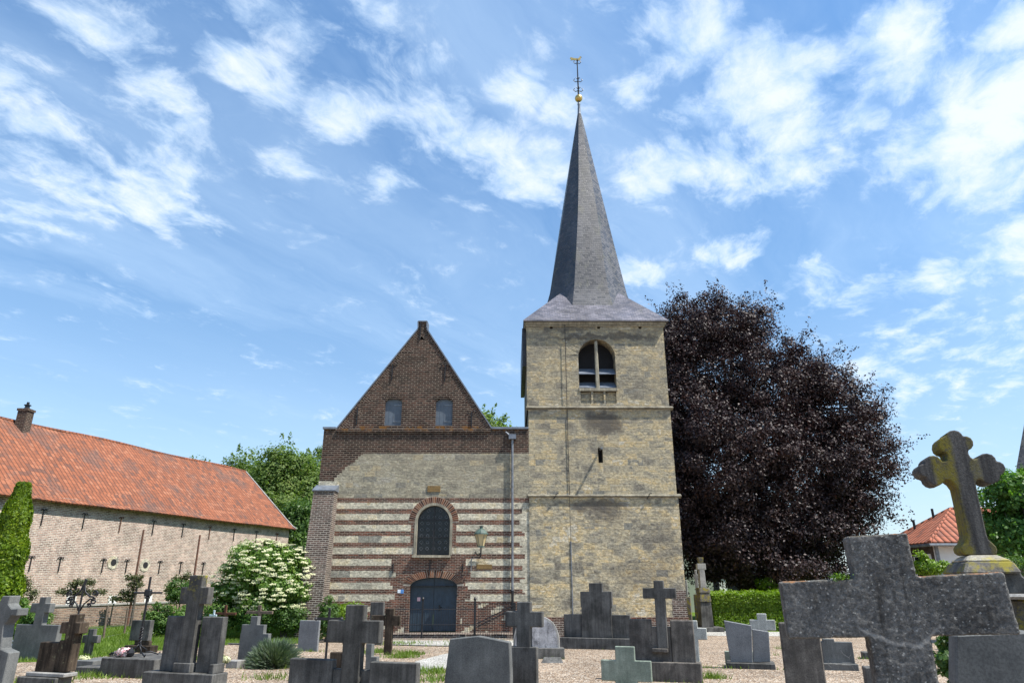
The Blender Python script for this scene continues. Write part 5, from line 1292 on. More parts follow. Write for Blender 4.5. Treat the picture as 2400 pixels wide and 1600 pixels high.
def trunk(parent, base, h, r, targets, mat=None, lean=0):
    q = MB(); b = Vector(base)
    top = b + Vector((lean, 0, h))
    q.tube([b + Vector((0, 0, -.1)), b + Vector((0, 0, .25)), b.lerp(top, .35), b.lerp(top, .7), top], [r * 1.5, r * 1.05, r * .85, r * .65, r * .35], 10)
    for i, t in enumerate(targets):
        t = Vector(t); s = b.lerp(top, .3 + .6 * (i / max(1, len(targets) - 1)))
        mid = s.lerp(t, .5) + Vector((0, 0, .15 * (t - s).length))
        q.tube([s, mid, t], [r * .35, r * .2, r * .05], 6)
    return q.build('trunk', mat or M['bark'], parent, smooth=True)
def tree(name, label, base, h, r, ells, nclump, nleaf, rc, size, mat, seed, group=None, **kw):
    e = empty(name, base, label, 'tree', group)
    rg = random.Random(seed)
    tg = []
    for _ in range(16):
        el = rg.choice(ells); tg.append((el[0] + rg.uniform(-.6, .6) * el[3], el[1] + rg.uniform(-.6, .6) * el[4], el[2] + rg.uniform(-.5, .6) * el[5]))
    tg.sort(key=lambda t: t[2]); trunk(e, base, h, r, tg)
    crown('crown', ells, nclump, nleaf, rc, size, mat, e, seed, **kw)
    return e
def E(px, py, Y, rx, rz, ry=None):
    c = W(px, py, Y); k = Y / 1600 / 1.0; return (c.x, c.y, c.z, rx * k, (ry or rx) * k, rz * k)
# copper beech
Yb = 43
bb = W(1750, 1380, Yb); bb.z = gz(Yb)
ell = [E(1640, 780, Yb + 1, 110, 105), E(1720, 780, Yb + 1, 110, 95), E(1600, 950, Yb, 110, 150), E(1790, 910, Yb, 160, 120), E(1890, 870, Yb, 70, 60), E(1940, 960, Yb, 120, 95), E(1700, 1100, Yb - 1, 190, 180),
       E(1900, 1110, Yb, 170, 150), E(2010, 1060, Yb, 95, 95), E(1700, 1260, Yb - 1.5, 150, 95), E(1890, 1250, Yb - 1, 150, 90), E(1980, 1190, Yb, 85, 85), E(1620, 1180, Yb, 80, 160), E(1800, 1330, Yb - 1, 190, 45), E(2040, 960, Yb, 45, 35), E(1990, 880, Yb, 45, 30)]
tree('copper_beech', 'huge dark purple copper beech behind the tower and hedge', bb, 14, .5, ell + [E(1600, 800, Yb, 75, 85), E(1575, 850, Yb, 60, 110), E(1580, 1050, Yb, 60, 150)], 2300, 150, .80, .155, M['beech'], 11, shell=.4, spray=700, slen=1.7, up=.2)
# trees behind, left
GT = 'green trees behind the barn and nave'
def gtree(px, pytop, pyb, Y, wpx, label, seed, mat='far_green', n=420, size=.27, ells=None, nl=150, rc=1.3):
    b_ = W(px, 1380, Y); b_.z = gz(Y)
    cy = (pytop + pyb) / 2; hh = (pyb - pytop) / 2
    ells = ells or [E(px, pytop + hh * .7, Y, wpx * .62, hh * .7), E(px - wpx * .45, cy + hh * .1, Y, wpx * .5, hh * .75), E(px + wpx * .45, cy, Y + 1, wpx * .5, hh * .8), E(px, cy + hh * .4, Y - 1, wpx * .8, hh * .65)]
    tree('green_tree', label, b_, (W(0, cy, Y).z - b_.z), .4, ells, n, nl, rc, size, M[mat], seed, GT, shell=.4, spray=160, slen=1.4)
gtree(660, 1046, 1330, 70, 112, 'tall broad green tree between the barn end and the church', 21, n=620)
gtree(560, 1058, 1330, 78, 70, 'round topped green tree just over the barn gable end', 22, n=380)
gtree(735, 1052, 1340, 76, 60, 'green tree touching the left edge of the church', 25, n=300)
gtree(700, 1180, 1380, 62, 50, 'darker leafy tree low down between barn and church', 23, 'dark_green', n=240, size=.25)
gtree(460, 1078, 1250, 95, 42, 'distant green treetop just showing over the barn ridge', 24, n=150)
gtree(1120, 962, 1200, 62, 80, 'green tree showing over the parapet between gable and tower', 26, n=420)
# conifer at left
Yc = 25; bcn = W(-6, 1400, Yc); bcn.z = gz(Yc)
ec = empty('conifer', bcn, 'bright yellow green columnar conifer at the left edge of the picture', 'tree')
trunk(ec, bcn, 4.5, .12, [])
rg = np.random.default_rng(5); N = 26000
tt = rg.random(N) ** .8; zz = bcn.z + .1 + tt * 5.3; rad = .74 * np.clip(1.03 - tt, 0, 1) ** .42 * (1 + .10 * np.sin(zz * 5 + rg.random(N)))
rad = np.where(tt < .1, rad * .9, rad); a = rg.random(N) * 2 * np.pi; rr2 = rad * (.72 + .30 * rg.random(N) ** .7) * (1 + .07 * np.sin(a * 7 + zz * 1.3))
C = np.stack([bcn.x + rr2 * np.cos(a), bcn.y + rr2 * np.sin(a), zz], 1); D = np.stack([np.cos(a), np.sin(a), -.1 + 0 * a], 1) + rg.normal(size=(N, 3)) * .45
leafmesh('crown', C, D, .13, M['thuja'], ec, seed=5, aspect=.45)
# maple at right
Ym = 26; bm = W(2430, 1380, Ym); bm.z = gz(Ym)
tree('maple_tree', 'fresh green maple at the right edge behind the trefoil cross', bm, 3.5, .14, [E(2400, 1150, Ym, 75, 55), E(2365, 1215, Ym, 62, 75), E(2450, 1200, Ym, 90, 100), E(2400, 1270, Ym, 85, 50)], 240, 130, .42, .15, M['maple'], 31, shell=.4, spray=90, slen=.6)
# shrubs
def shrub(name, label, ells, n, nl, rc, size, mat, seed, cat='shrub', group=None, stems=6, **kw):
    bx = sum(e[0] for e in ells) / len(ells); by = ells[0][1]
    e = empty(name, (bx, by, gz(by)), label, cat, group)
    q = MB(); rr3 = random.Random(seed)
    for k in range(stems):
        el = rr3.choice(ells); q.tube([(bx + rr3.uniform(-.1, .1), by, gz(by) - .02), (el[0] * .5 + bx * .5, el[1], el[2] * .5), (el[0] + rr3.uniform(-.5, .5) * el[3], el[1], el[2] + rr3.uniform(-.2, .5) * el[5])], [.035, .025, .008], 5)
    q.build('stems', M['bark'], e)
    crown('foliage', ells, n, nl, rc, size, mat, e, seed, **kw); return e
Ye = 29.3
el_e = [E(610, 1335, Ye, 78, 58), E(665, 1350, Ye, 62, 62), E(570, 1375, Ye, 62, 48), E(640, 1395, Ye - .3, 70, 50), E(690, 1395, Ye, 35, 50)]
elder = shrub('elder_bush', 'big rounded elder bush covered in creamy white flower heads beside the buttress', el_e, 420, 130, .36, .12, M['lime_leaf'], 41, shell=.5)
rg = np.random.default_rng(42)
fc, fd = ell_points(rg, el_e, 1000, .96)
ok = (fd[:, 2] > -.45) & (fd[:, 1] < .5); ce = np.array(el_e)
ins_ = np.zeros(len(fc), bool)
for e_ in el_e:
    q_ = ((fc - np.array(e_[:3])) / np.array(e_[3:6])); ins_ |= (np.linalg.norm(q_, axis=1) < .93)
ok &= ~ins_; fc, fd = fc[ok], fd[ok]
nf = 26; idx = np.repeat(np.arange(len(fc)), nf)
C = fc[idx] + fd[idx] * .16 + rg.normal(size=(len(idx), 3)) * np.array([.062, .062, .016]); D = fd[idx] * .9 + np.array([0, -.35, .45]) + rg.normal(size=(len(idx), 3)) * .3
leafmesh('flowers', C, D, .05, M['flower'], elder, seed=43, aspect=.9)
SG = 'green shrubs along the garden wall'
for i, (px, py, rx, rz, Y, lb, mt) in enumerate([
    (375, 1450, 45, 32, 30, 'dark green low shrub right of the garden wall, behind the wrought iron cross', 'dark_green'), (440, 1440, 40, 38, 30, 'green shrub behind the shaft of the tall lichened cross', 'green'),
    (520, 1440, 50, 30, 28.6, 'green shrub below the left side of the elder bush', 'green'), (600, 1445, 50, 28, 28.3, 'bright shrub directly under the elder bush', 'green'),
    (668, 1440, 45, 34, 28.8, 'dark creeper clump between elder bush and buttress', 'dark_green'), (75, 1470, 30, 42, 24, 'leafy shrub behind the left cross headstone', 'green'),
    (45, 1440, 28, 40, 27, 'bushy green shrub beside the foot of the conifer', 'green'), (425, 1385, 34, 26, 36, 'dark bushy shrub against the barn wall behind the tall lichened cross', 'dark_green'),
    (810, 1435, 38, 20, 28.2, 'bright yellow green shrub against the church wall left of the square cross head', 'lime_green'), (770, 1440, 16, 40, 27, 'dark green climber by the thin iron cross', 'dark_green')]):
    shrub('shrub', lb, [E(px, py, Y, rx, rz), E(px - rx * .4, py + rz * .5, Y, rx * .7, rz * .6), E(px + rx * .4, py + rz * .5, Y, rx * .7, rz * .6)], 90, 90, .22, .085, M[mt], 60 + i, group=SG, stems=4, shell=.3)
shrub('shrub', 'leafy plant on the gravel, right of the shaft of the nearest rough cross', [E(2225, 1525, 9, 18, 50), E(2222, 1560, 9, 20, 35)], 40, 45, .09, .06, M['dark_green'], 80, group=SG, stems=5)
shrub('shrub', 'small pale climber on the barn wall right of the conifer', [E(48, 1372, 36, 18, 20), E(72, 1398, 36, 12, 14)], 30, 50, .25, .10, M['espalier'], 81, group=SG, stems=3)
shrub('shrub', 'light green shrub behind the top of the nearest rough cross, in front of the house', [E(2185, 1330, 20, 40, 14), E(2160, 1318, 20, 14, 22)], 60, 70, .13, .07, M['lime_green'], 82, group=SG, stems=3)
shrub('shrub', 'small bright green tree top over the hedge beside the beech trunk', [E(1795, 1370, 40, 20, 18), E(1805, 1385, 40, 22, 14)], 50, 60, .25, .14, M['lime_green'], 83, group=SG, stems=3)
# lavender
Yl = 18.0; lc_ = W(645, 1530, Yl)
lv_e = empty('lavender_bush', (lc_.x, Yl, gz(Yl)), 'grey green spiky lavender bush beside the stepped headstone', 'shrub')
rg = np.random.default_rng(9); N = 2600
a = rg.random(N) * 2 * np.pi; el_ = np.arccos(rg.random(N) * .96); ln = .62 * (.7 + .35 * rg.random(N))
dx_, dy_, dz_ = np.sin(el_) * np.cos(a), np.sin(el_) * np.sin(a), np.cos(el_)
K = 7; ts = np.linspace(.35, 1, K)
C = np.concatenate([np.stack([lc_.x + dx_ * ln * 1.0 * t, Yl + dy_ * ln * t, gz(Yl) + .02 + dz_ * ln * t * .95], 1) for t in ts])
dd = np.tile(np.stack([dx_, dy_, dz_], 1), (K, 1))
me = bpy.data.meshes.new('foliage'); N2 = len(C)
side = np.cross(dd, rg.normal(size=(N2, 3))); side /= np.linalg.norm(side, axis=1, keepdims=True)
V = np.empty((N2, 3, 3), dtype=np.float32); V[:, 0] = C - side * .008; V[:, 1] = C + side * .008; V[:, 2] = C + dd * .12
V -= np.array(lv_e.location, dtype=np.float32)
me.vertices.add(N2 * 3); me.vertices.foreach_set('co', V.ravel()); me.loops.add(N2 * 3); me.loops.foreach_set('vertex_index', np.arange(N2 * 3, dtype=np.int32)); me.polygons.add(N2)
me.polygons.foreach_set('loop_start', np.arange(0, N2 * 3, 3, dtype=np.int32)); me.polygons.foreach_set('loop_total', np.full(N2, 3, dtype=np.int32)); me.materials.append(M['lavender']); me.update(calc_edges=True)
at = me.attributes.new('rnd', 'FLOAT', 'FACE'); at.data.foreach_set('value', rg.random(N2).astype(np.float32))
o = bpy.data.objects.new('foliage', me); col.objects.link(o); o.parent = lv_e
# hedges
def hedge(label, x0, x1, y0, y1, z1, mat, seed, n, size, topmat=None):
    zb6 = gz(y0); e = empty('clipped_hedge', ((x0 + x1) / 2, y0, zb6), label, 'hedge')
    q = MB(); q.box(x0 + .2, x1 - .2, y0 + .2, y1 - .2, zb6, z1 - .2); q.build('core', M['bark'], e)
    rg = np.random.default_rng(seed)
    f = rg.random(n); C = np.empty((n, 3)); D = np.zeros((n, 3))
    C[:, 0] = x0 + (x1 - x0) * rg.random(n); C[:, 1] = y0 + (y1 - y0) * rg.random(n); C[:, 2] = zb6 + (z1 - zb6) * rg.random(n)
    fr = f < .5; tp_ = (f >= .5) & (f < .8); sd = f >= .8
    C[fr, 1] = y0 + rg.random(fr.sum()) * .2; D[fr, 1] = -1
    C[tp_, 2] = z1 - rg.random(tp_.sum()) ** 2 * .2 + rg.random(tp_.sum()) ** 6 * .2; D[tp_, 2] = 1
    ls = rg.random(n) < .5; C[sd & ls, 0] = x0 + rg.random((sd & ls).sum()) * .2; C[sd & ~ls, 0] = x1 - rg.random((sd & ~ls).sum()) * .2; D[sd & ls, 0] = -1; D[sd & ~ls, 0] = 1
    C += .05 * np.sin(C[:, [1, 2, 0]] * 5); D += rg.normal(size=(n, 3)) * .6
    leafmesh('leaves', C, D, size, mat, e, seed=seed); return e
Yh = 34.5
hedge('square clipped bright green hedge right of the tower under the copper beech', W(1672, 1430, Yh).x, W(1870, 1430, Yh).x, Yh, Yh + 1.6, W(0, 1392, Yh).z, M['lime_green'], 71, 26000, .09)
Yh2 = 22; hedge('dark clipped hedge at the right edge below the maple', W(2335, 1340, Yh2).x, W(2640, 1340, Yh2).x, Yh2, Yh2 + 1.2, W(0, 1312, Yh2).z, M['dark_green'], 72, 12000, .08)
# flowers on the graves
def posy(label, px, py, Y, r, zoff, seed, mat):
    c = W(px, py, Y); e = empty('flower_bunch', (c.x, Y, c.z - r), label, 'flowers', 'flowers laid on graves'); rg = np.random.default_rng(seed)
    d = rg.normal(size=(260, 3)); d /= np.linalg.norm(d, axis=1, keepdims=True); leafmesh('petals', np.array(c) + d * r * (.35 + .75 * rg.random((260, 1))) * np.array([1.5, 1.2, .9]), d, .05, mat, e, seed=seed, aspect=.9)
    d = rg.normal(size=(120, 3)); d /= np.linalg.norm(d, axis=1, keepdims=True); leafmesh('leaves', np.array(c) + d * r * np.array([1.2, 1, .7]) * .8 - np.array([0, 0, r * .4]), d, .06, M['dark_green'], e, seed=seed + 1)
posy('pink and white bunch of flowers on the black grave box left of the iron cross', 291, 1528, 16.2, .12, 0, 91, M['petal'])
posy('white wreath at the foot of the small grey cross', 196, 1545, 18.0, .11, 0, 92, M['flower'])
posy('orange brown withered plant beside the pink and white flowers', 268, 1535, 16.6, .09, 0, 93, M['lichen_stone'])
posy('small green and white plant beside the right slab of the tall lichened cross', 528, 1545, 17.2, .08, 0, 94, M['flower'])

# ------------------------------------------------------------------ barn
dU = Vector((.314, .949, 0)).normalized(); nU = Vector((-dU.y, dU.x, 0))
C0 = Vector((-18.6, 59, 0)); LB = 60; BW = 11.0
barn = empty('barn', (C0.x, C0.y, gz(60)), 'long brick barn with a steep orange pantile roof on the left', 'barn')
ze, zr = EYE + 4.2, EYE + 9.3; zg = gz(60) - .1
def bp(s, w, z): v = C0 - dU * s + nU * w; return (v.x, v.y, z)
q = MB()
hole_s = [(17.0, .0), (12.9, .0)]
q.add([bp(LB, 0, zg), bp(0, 0, zg), bp(0, 0, ze + .3), bp(LB, 0, ze + .3)], [(0, 1, 2, 3)])
q.add([bp(0, 0, zg), bp(0, BW, zg), bp(0, BW, ze), bp(0, BW / 2, zr - .1), bp(0, 0, ze)], [(0, 1, 2, 3, 4)])
q.add([bp(LB, BW, zg), bp(LB, BW, ze), bp(0, BW, ze), bp(0, BW, zg)], [(3, 2, 1, 0)])
q.build('wall', M['barn_brick'], barn)
# roof: slopes with a kick at the eaves, sagging a little
q = MB()
prof = [(-.42, ze - .0), (-.05, ze + .2), (.8, ze + .92), (BW / 2, zr)]
ns = 40
rowsv = []
for j in range(ns + 1):
    s = -.35 + (LB + .35) * j / ns
    for (w, z) in prof: rowsv.append(bp(s, w, z + (.05 * math.sin(s * .55) + .03 * math.sin(s * 1.7)) * (1 if w > 0 else .4)))
fs = []
for j in range(ns):
    for k in range(3):
        a = j * 4 + k; fs.append((a, a + 1, a + 5, a + 4)[::-1] if False else (a + 4, a, a + 1, a + 5)[::-1])
b0 = len(q.v); q.v += rowsv
for f in fs: q.f.append(list(f)); q.mi.append(0); q.rnd.append(.5)
q.add([bp(-.35, BW / 2, zr), bp(-.35, BW + .6, ze - .3), bp(LB, BW + .6, ze - .3), bp(LB, BW / 2, zr)], [(0, 1, 2, 3)])
roof = q.build('roof', M['barn_tile'], barn)
m_ = roof.modifiers.new('thick', 'SOLIDIFY'); m_.thickness = .09; m_.offset = 0
rt = MB(); rt.tube([bp(-.4 + (LB) * j / ns, BW / 2, zr + .03 + .05 * math.sin((-.35 + LB * j / ns) * .55)) for j in range(ns + 1)], .11, 6); rt.build('ridge_tiles', M['barn_tile'], roof)
rt = MB(); rt.tube([bp(-.36, w, z + .06) for w, z in prof], .07, 5); rt.build('verge', M['kerb'], roof)
# raised roof end and chimney at the left
chs = None
for s in np.linspace(5, 40, 701):
    v = Vector(bp(s, BW / 2, zr)); dep = v.y * cp + (v.z - EYE) * sp
    if 1200 + 1600 * v.x / dep < 43: chs = float(s); break
v = Vector(bp(chs, BW / 2 - .5, zr))
q = MB(); q.box(v.x - .30, v.x + .30, v.y - .3, v.y + .3, zr - 1.5, zr + .6); q.box(v.x - .35, v.x + .35, v.y - .35, v.y + .35, zr + .6, zr + .74)
chm = q.build('chimney', M['dark_brick'], roof)
q = MB(); q.lathe([(.15, 0), (.13, .22), (.2, .24), (.2, .28), (.08, .3), (.08, .45)], (v.x, v.y, zr + .74), 8); q.build('chimney_pot', M['black_iron'], roof)
q = MB(); q.add([bp(chs + .4, -.6, ze + .10), bp(chs + .4, BW / 2, zr + .28), bp(LB, BW / 2, zr + .28), bp(LB, -.6, ze + .10), bp(chs + .4, BW / 2, zr - .1), bp(chs + .4, -.6, ze - .2)], [(3, 2, 1, 0), (0, 1, 4, 5)]) if False else None
# eave shadow board, anchors, round holes, small painted vent plates
for i in range(9):
    s = 1.6 + i * 2.55; v = bp(s, -.03, ze - .75); q = MB()
    q.tube([bp(s, -.05, ze - .45), bp(s, -.05, ze - 1.3)], .03, 5); 
    q.tube([bp(s - .18, -.05, ze - .5), bp(s - .1, -.05, ze - .4), bp(s, -.05, ze - .48), bp(s + .1, -.05, ze - .4), bp(s + .18, -.05, ze - .5)], .025, 4)
    q.build('wall_anchor', M['rust'] if i % 3 == 0 else M['black_iron'], barn)
for s in (1.5, 3.4, 5.4, 7.3, 9.4, 11.5, 13.3, 15.9, 17.6, 20.4, 22.1):
    q = MB(); zt6 = EYE + 1.35
    q.tube([bp(s, -.05, zt6), bp(s, -.05, zt6 - .8)], .028, 5)
    q.tube([bp(s - .2, -.05, zt6 - .12), bp(s - .12, -.05, zt6), bp(s, -.05, zt6 - .06), bp(s + .12, -.05, zt6), bp(s + .2, -.05, zt6 - .12)], .024, 4)
    q.build('wall_anchor', M['black_iron'], barn)
def s_at(px, z):
    best = None
    for s in np.linspace(0, 40, 1601):
        v = Vector(bp(s, 0, z)); dep = v.y * cp + (v.z - EYE) * sp; x = 1200 + 1600 * v.x / dep
        if best is None or abs(x - px) < best[0]: best = (abs(x - px), s)
    return float(best[1])
def wall_disc(s, z, r, nm, mat, proud, n=14):
    q = MB(); c1 = [bp(s + r * math.cos(2 * math.pi * k / n), -proud, z + r * math.sin(2 * math.pi * k / n)) for k in range(n)]; c2 = [bp(s + r * math.cos(2 * math.pi * k / n), .0, z + r * math.sin(2 * math.pi * k / n)) for k in range(n)]
    q.add(c1 + c2, [tuple(range(n))] + [(k, k + n, (k + 1) % n + n, (k + 1) % n) for k in range(n)]); return q.build(nm, mat, barn)
for px, zz in ((264, EYE + 1.15), (339, EYE + 1.05)):
    s = s_at(px, zz); w = wall_disc(s, zz, .40, 'round_surround', M['pale_stone'], .03, 8)
    wall_disc(s - .03, zz, .20, 'round_window', M['dark'], .036)
for px, zz in ((165, EYE - .95), (263, EYE - .98), (346, EYE - 1.0)):
    s = s_at(px, zz); q = MB(); q.add([bp(s - .3, -.03, zz - .27), bp(s + .3, -.03, zz - .27), bp(s + .3, -.03, zz + .27), bp(s - .3, -.03, zz + .27)], [(1, 0, 3, 2)]); pl_ = q.build('vent_plate', M['white_wall'], barn)
    q = MB(); q.tube([bp(s, -.06, zz - .2), bp(s, -.06, zz + .2)], .04, 4); q.build('vent_slot', M['black_iron'], pl_)
# downpipe stub on the roof
v = W(30, 1108, 41); q = MB(); 
v = Vector(bp(s_at(30, ze + 1.5), 1.6, ze + 1.75)); q.tube([v - Vector((0, 0, .3)), v + Vector((.15, 0, .45))], .09, 8); q.build('vent_pipe', M['black_iron'], roof)
# poles against the barn
for px0, py0, px1, py1, lb in ((337, 1241, 304, 1467, 'rusty tall pole before the barn wall beside the round window'), (469, 1253, 452, 1375, 'rusty tall pole before the barn above the lichened cross')):
    Yp_ = 37.5; a = W(px0, py0, Yp_); q = MB(); q.tube([(a.x, Yp_, gz(Yp_)), (a.x, Yp_, a.z)], [.06, .05], 6)
    tag(q.build('tall_pole', M['rust'], None, org=(a.x, Yp_, gz(Yp_))), lb, 'pole', 'tall rusty poles before the barn')
# low garden wall
q0 = W(240, 1415, 37.3); gwl = empty('garden_wall', (q0.x, q0.y, gz(37)), 'low brick garden wall with a pale coping in front of the barn', 'wall')
def gp(s, w, z): v = Vector((q0.x, q0.y, 0)) + dU * s + nU * w; return (v.x, v.y, z)
zw = q0.z
def obox(mb, f, s0, s1, w0, w1, z0, z1): mb.add([f(s0, w0, z0), f(s1, w0, z0), f(s1, w1, z0), f(s0, w1, z0), f(s0, w0, z1), f(s1, w0, z1), f(s1, w1, z1), f(s0, w1, z1)], [(0, 3, 2, 1), (4, 5, 6, 7), (0, 1, 5, 4), (1, 2, 6, 5), (2, 3, 7, 6), (3, 0, 4, 7)])
q = MB(); obox(q, gp, -14, 14, 0, .3, gz(37) - .05, zw - .07); q.build('wall', M['garden_brick'], gwl)
q = MB(); obox(q, gp, -14.05, 14.05, -.04, .34, zw - .07, zw + .02); q.build('coping', M['kerb'], gwl, bevel=.01)
# fence posts with wires
fz = empty('wire_fence', (W(245, 1490, 29).x, 29, gz(29)), 'thin wire fence on leaning wooden posts across the grass by the garden wall', 'fence')
tops = []
for px0, py0, px1, Yf in ((253, 1418, 243, 28.5), (300, 1424, 290, 32), (120, 1420, 108, 28.0), (395, 1424, 388, 34)):
    a = W(px0, py0, Yf); b_ = W(px1, 1490, Yf); q = MB(); q.tube([(b_.x, Yf, gz(Yf)), (a.x, Yf, a.z)], .045, 6); q.build('post', M['wood'], fz); tops.append((a.x, Yf, a.z))
order = [tops[2], tops[0], tops[1], tops[3]]
for k in (.05, .35, .65, .95):
    q = MB(); q.tube([(x, y, gz(y) + (z - gz(y)) * k) for x, y, z in order], .006, 4); q.build('wire', M['zinc'], fz)
# espaliered fruit trees on the wall
def espalier(label, px, Y, arms, ptop, seed):
    b_ = W(px, 1470, Y); xb_ = b_.x; e = empty('espalier_tree', (xb_, Y, gz(Y)), label, 'tree', 'espaliered fruit trees in front of the barn')
    q = MB(); zt7 = W(px, ptop, Y).z; q.tube([(xb_, Y, gz(Y)), (xb_, Y, zt7)], [.08, .04], 6); C = []; rg = random.Random(seed)
    for (xl, xr, py) in arms:
        a = W(xl, py, Y); b2 = W(xr, py, Y); q.tube([(a.x, Y, a.z), (xb_, Y, a.z - .12), (b2.x, Y, b2.z)], [.02, .04, .02], 5)
        for i in range(int(330 * (b2.x - a.x))): C.append((rg.uniform(a.x, b2.x), Y + rg.gauss(0, .12), a.z + rg.gauss(.04, .085)))
    q.build('trunk', M['bark'], e); C = np.array(C); leafmesh('leaves', C, np.random.default_rng(seed).normal(size=C.shape), .11, M['espalier'], e, seed=seed)
espalier('espaliered fruit tree with two long level tiers, left of the rusty poles', 160, 37, [(132, 245, 1388), (160, 180, 1372), (172, 222, 1366)], 1356, 1)
espalier('espaliered fruit tree with stepped tiers beside the tall wrought iron cross', 305, 37.2, [(258, 312, 1404), (280, 318, 1390), (300, 335, 1371), (296, 333, 1355)], 1350, 2)
espalier('espaliered fruit tree reaching up right of the wrought iron cross', 440, 36.8, [(385, 432, 1385), (405, 440, 1358), (430, 445, 1350)], 1346, 3)

# ------------------------------------------------------------------ house at the right
Hc = Vector((18.8, 32, 0)); hb_, ha = 2.3, 2.7; HL = 16; hze = 3.3; hzr = 5.0
house = empty('house', (Hc.x + 4, Hc.y, gz(32)), 'white and brown bungalow with a hipped red pantile roof behind the right crosses', 'house')
q = MB(); q.box(Hc.x + .35, Hc.x + HL, Hc.y + .4, Hc.y + 2 * hb_ - .4, gz(33) - .1, hze - .02); q.build('wall', M['white_wall'], house)
q = MB(); q.box(Hc.x + .32, Hc.x + .348, Hc.y + .4, Hc.y + 2 * hb_ - .4, gz(33) - .1, hze - .03); wl2 = q.build('brick_end', mat_brick('house_dark_brick', [(0, (.05, .035, .03)), (1, (.11, .075, .06))], (.12, .10, .09)), house)
q = MB(); x0, x1, y0, y1 = Hc.x, Hc.x + HL, Hc.y, Hc.y + 2 * hb_
A_, B_ = (x0 + ha, Hc.y + hb_, hzr), (x1 - ha, Hc.y + hb_, hzr)
q.add([(x0, y0, hze), (x1, y0, hze), (x1, y1, hze), (x0, y1, hze), A_, B_], [(0, 1, 5, 4), (1, 2, 5), (2, 3, 4, 5), (3, 0, 4)])
hr = q.build('roof', M['house_tile'], house); md = hr.modifiers.new('thick', 'SOLIDIFY'); md.thickness = .1; md.offset = 1
q = MB(); q.tube([(x0, y0, hze + .08), (A_[0], A_[1], A_[2] + .06), (B_[0], B_[1], B_[2] + .06)], .09, 6); q.tube([(x0, y1, hze + .08), (A_[0], A_[1], A_[2] + .06)], .09, 6); q.build('ridge_tiles', M['house_tile'], hr)
q = MB(); q.tube([(x0 - .06, y1, hze - .04), (x0 - .06, y0 - .06, hze - .04), (x1, y0 - .06, hze - .04)], .07, 6); q.build('gutter', M['zinc'], house)
for k, yy in enumerate((Hc.y + .6, Hc.y + 2.4)):
    q = MB(); q.box(Hc.x + .28, Hc.x + .315, yy, yy + 1.4, .6, hze - .4); wn = q.build('window', M['white_wall'], house)
    q = MB(); q.box(Hc.x + .26, Hc.x + .279, yy + .12, yy + 1.28, .72, hze - .52); q.build('pane', M['glass'], wn)
q = MB(); q.box(Hc.x + 4.0, Hc.x + 5.2, Hc.y + .37, Hc.y + .399, 1.0, hze - .5); wn = q.build('window', M['dark'], house)
q = MB(); q.box(Hc.x + .4, Hc.x + .55, Hc.y + .34, Hc.y + .397, gz(33), hze - .05); q.build('corner_post', M['zinc'], house)
for t in (.15, .55): 
    x_, y_ = Hc.x + .9 + t * 2, Hc.y + hb_ + .9 - t
    q = MB(); z_ = hze + (hzr - hze) * min(1, (x_ - x0) / ha); q.tube([(x_, y_, z_), (x_, y_, z_ + .55)], .06, 6); q.build('vent_pipe', M['black_iron'], hr)
# pale building behind the beech, white house beyond the trunk
v0 = W(1592, 1300, 56); v1 = W(1665, 1300, 56)
cb = empty('outbuilding', ((v0.x + v1.x) / 2, 56, gz(56)), 'pale green rendered building half hidden between tower and beech', 'building')
q = MB(); q.box(v0.x - 3, v1.x, 56, 66, gz(56) - .1, W(0, 1235, 56).z); q.build('wall', mat_plain('green_render', (.36, .40, .33), .85, var=.08, scale=1.5), cb)
q = MB(); zz9 = W(0, 1235, 56).z; q.add([(v0.x - 3.3, 55.6, zz9), (v1.x + .3, 55.6, zz9), (v1.x + .3, 61, zz9 + 3), (v0.x - 3.3, 61, zz9 + 3), (v1.x + .3, 66.4, zz9), (v0.x - 3.3, 66.4, zz9)], [(0, 1, 2, 3), (3, 2, 4, 5), (1, 4, 2), (0, 3, 5)]); q.build('roof', M['slate'], cb)
v0 = W(1650, 1380, 62); v1 = W(1835, 1380, 62)
cb = empty('white_house', ((v0.x + v1.x) / 2, 62, gz(62)), 'white rendered house glimpsed behind the beech trunk', 'house')
q = MB(); q.box(v0.x, v1.x, 62, 70, gz(62) - .1, W(0, 1310, 62).z); q.build('wall', M['white_wall'], cb)
q = MB(); zz9 = W(0, 1310, 62).z; q.add([(v0.x - .3, 61.6, zz9), (v1.x + .3, 61.6, zz9), (v1.x + .3, 66, zz9 + 2.4), (v0.x - .3, 66, zz9 + 2.4), (v1.x + .3, 70.4, zz9), (v0.x - .3, 70.4, zz9)], [(0, 1, 2, 3), (3, 2, 4, 5), (1, 4, 2), (0, 3, 5)]); q.build('roof', M['slate'], cb)
for k in range(4):
    xx = v0.x + (v1.x - v0.x) * (k + .5) / 4; q = MB(); q.box(xx - .5, xx + .5, 61.96, 62.01, .9, 2.2); q.build('window', M['glass'], cb)
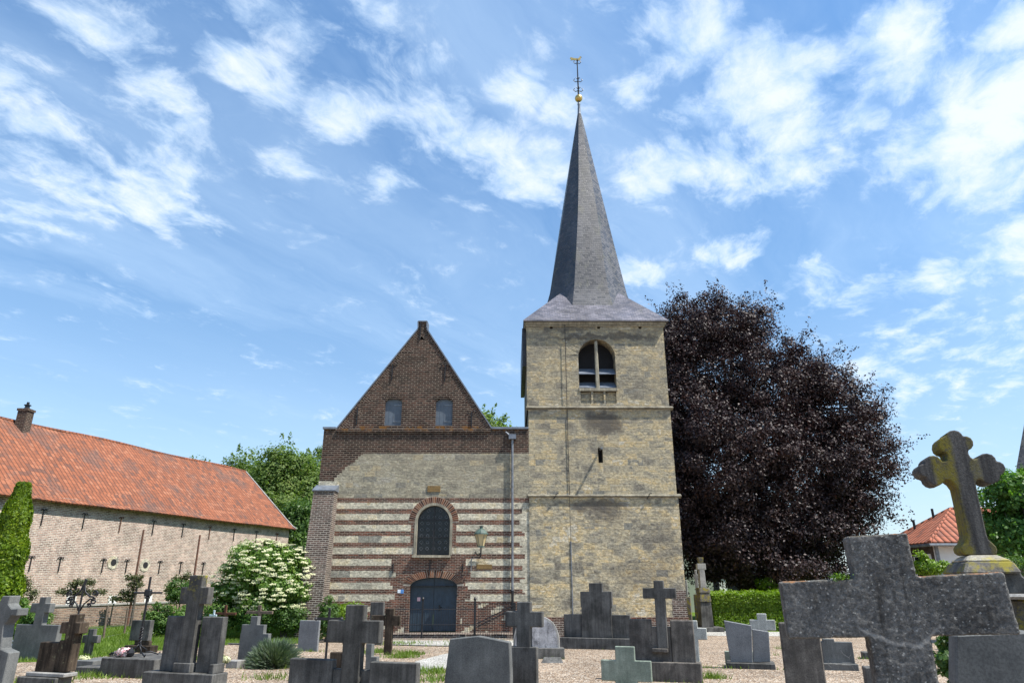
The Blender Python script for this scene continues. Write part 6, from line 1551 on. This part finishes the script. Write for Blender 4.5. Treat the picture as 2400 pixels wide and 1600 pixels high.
# slate roofed turret at the far right
Yz = 45; vz = W(2492, 1100, Yz); hz = 2.2; zt8 = W(2400, 1108, Yz).z; zap = zt8 + 7.5
tu = empty('slate_turret', (vz.x, Yz, gz(Yz)), 'dark slate turret roof rising beyond the maple at the right edge', 'building', None, (0, 0, -R(37)))
g0 = gz(Yz)
q = MB(); q.box(-hz, hz, -hz, hz, 0, zt8 - g0); q.build('wall', M['slate'], tu, local=True)
q = MB(); q.box(-hz + .1, hz - .1, -hz + .1, hz - .1, zt8 - g0, zt8 - g0 + .2); q.build('eave', M['dark'], tu, local=True)
q = MB(); h1 = hz + .25; zb9 = zt8 - g0 + .2
q.add([(-h1, -h1, zb9), (h1, -h1, zb9), (h1, h1, zb9), (-h1, h1, zb9), (0, 0, zap - g0)], [(0, 1, 4), (1, 2, 4), (2, 3, 4), (3, 0, 4), (3, 2, 1, 0)]); q.build('roof', M['slate'], tu, local=True)

# blue watering can among the left graves
wp = G(16, 1532); wc = empty('watering_can', (wp.x, wp.y, wp.z), 'blue grey watering can behind the flared cross at the left edge', 'watering can')
q = MB(); q.lathe([(.0, 0), (.13, 0), (.14, .02), (.12, .25), (.10, .27)], (wp.x, wp.y, wp.z), 14); q.build('body', M['can_blue'], wc, smooth=True)
q = MB(); q.tube([(wp.x - .12, wp.y, wp.z + .07), (wp.x - .28, wp.y, wp.z + .2), (wp.x - .36, wp.y, wp.z + .3)], [.03, .022, .02], 8); q.lathe([(.02, 0), (.045, .03)], (wp.x - .37, wp.y, wp.z + .29), 8); q.build('spout', M['can_blue'], wc)
q = MB(); q.tube([(wp.x - .08, wp.y, wp.z + .26), (wp.x - .02, wp.y, wp.z + .36), (wp.x + .08, wp.y, wp.z + .36), (wp.x + .17, wp.y, wp.z + .27), (wp.x + .16, wp.y, wp.z + .14), (wp.x + .12, wp.y, wp.z + .1)], .014, 6); q.build('handle', M['can_blue'], wc)
# small green plant rooted on the shoulder of the nearest cross
c = W(1972, 1351, 2.95); mp = empty('wall_plant', (c.x, 2.95, c.z - .02), 'tiny green plant growing on the arm of the nearest rough cross', 'plant')
rg = np.random.default_rng(77); C = np.array(c) + rg.normal(size=(160, 3)) * np.array([.018, .012, .006]) + np.array([0, 0, .0]); leafmesh('leaves', C, rg.normal(size=(160, 3)) + np.array([0, 0, .5]), .012, M['green'], mp, seed=78)

# weeds rooted where the stones meet the gravel
pts = []; rr = random.Random(12)
for o in list(col.objects):
    if o.parent is None and o.get('category') in ('gravestone', 'grave cross', 'kerb', 'grave') and 7 < o.location.y < 30 and rr.random() < .8:
        n = rr.randint(10, 60)
        for k in range(n):
            u = rr.gauss(0, .38); w = -abs(rr.gauss(0, .05)) - .06
            x = o.location.x + u * ct_ + w * st_; y = o.location.y - u * st_ + w * ct_; pts.append((x, y, gz(y)))
blades('weeds', pts, .09, M['grass'], 14, 'thin weeds rooted at the feet of the gravestones', 'weeds')
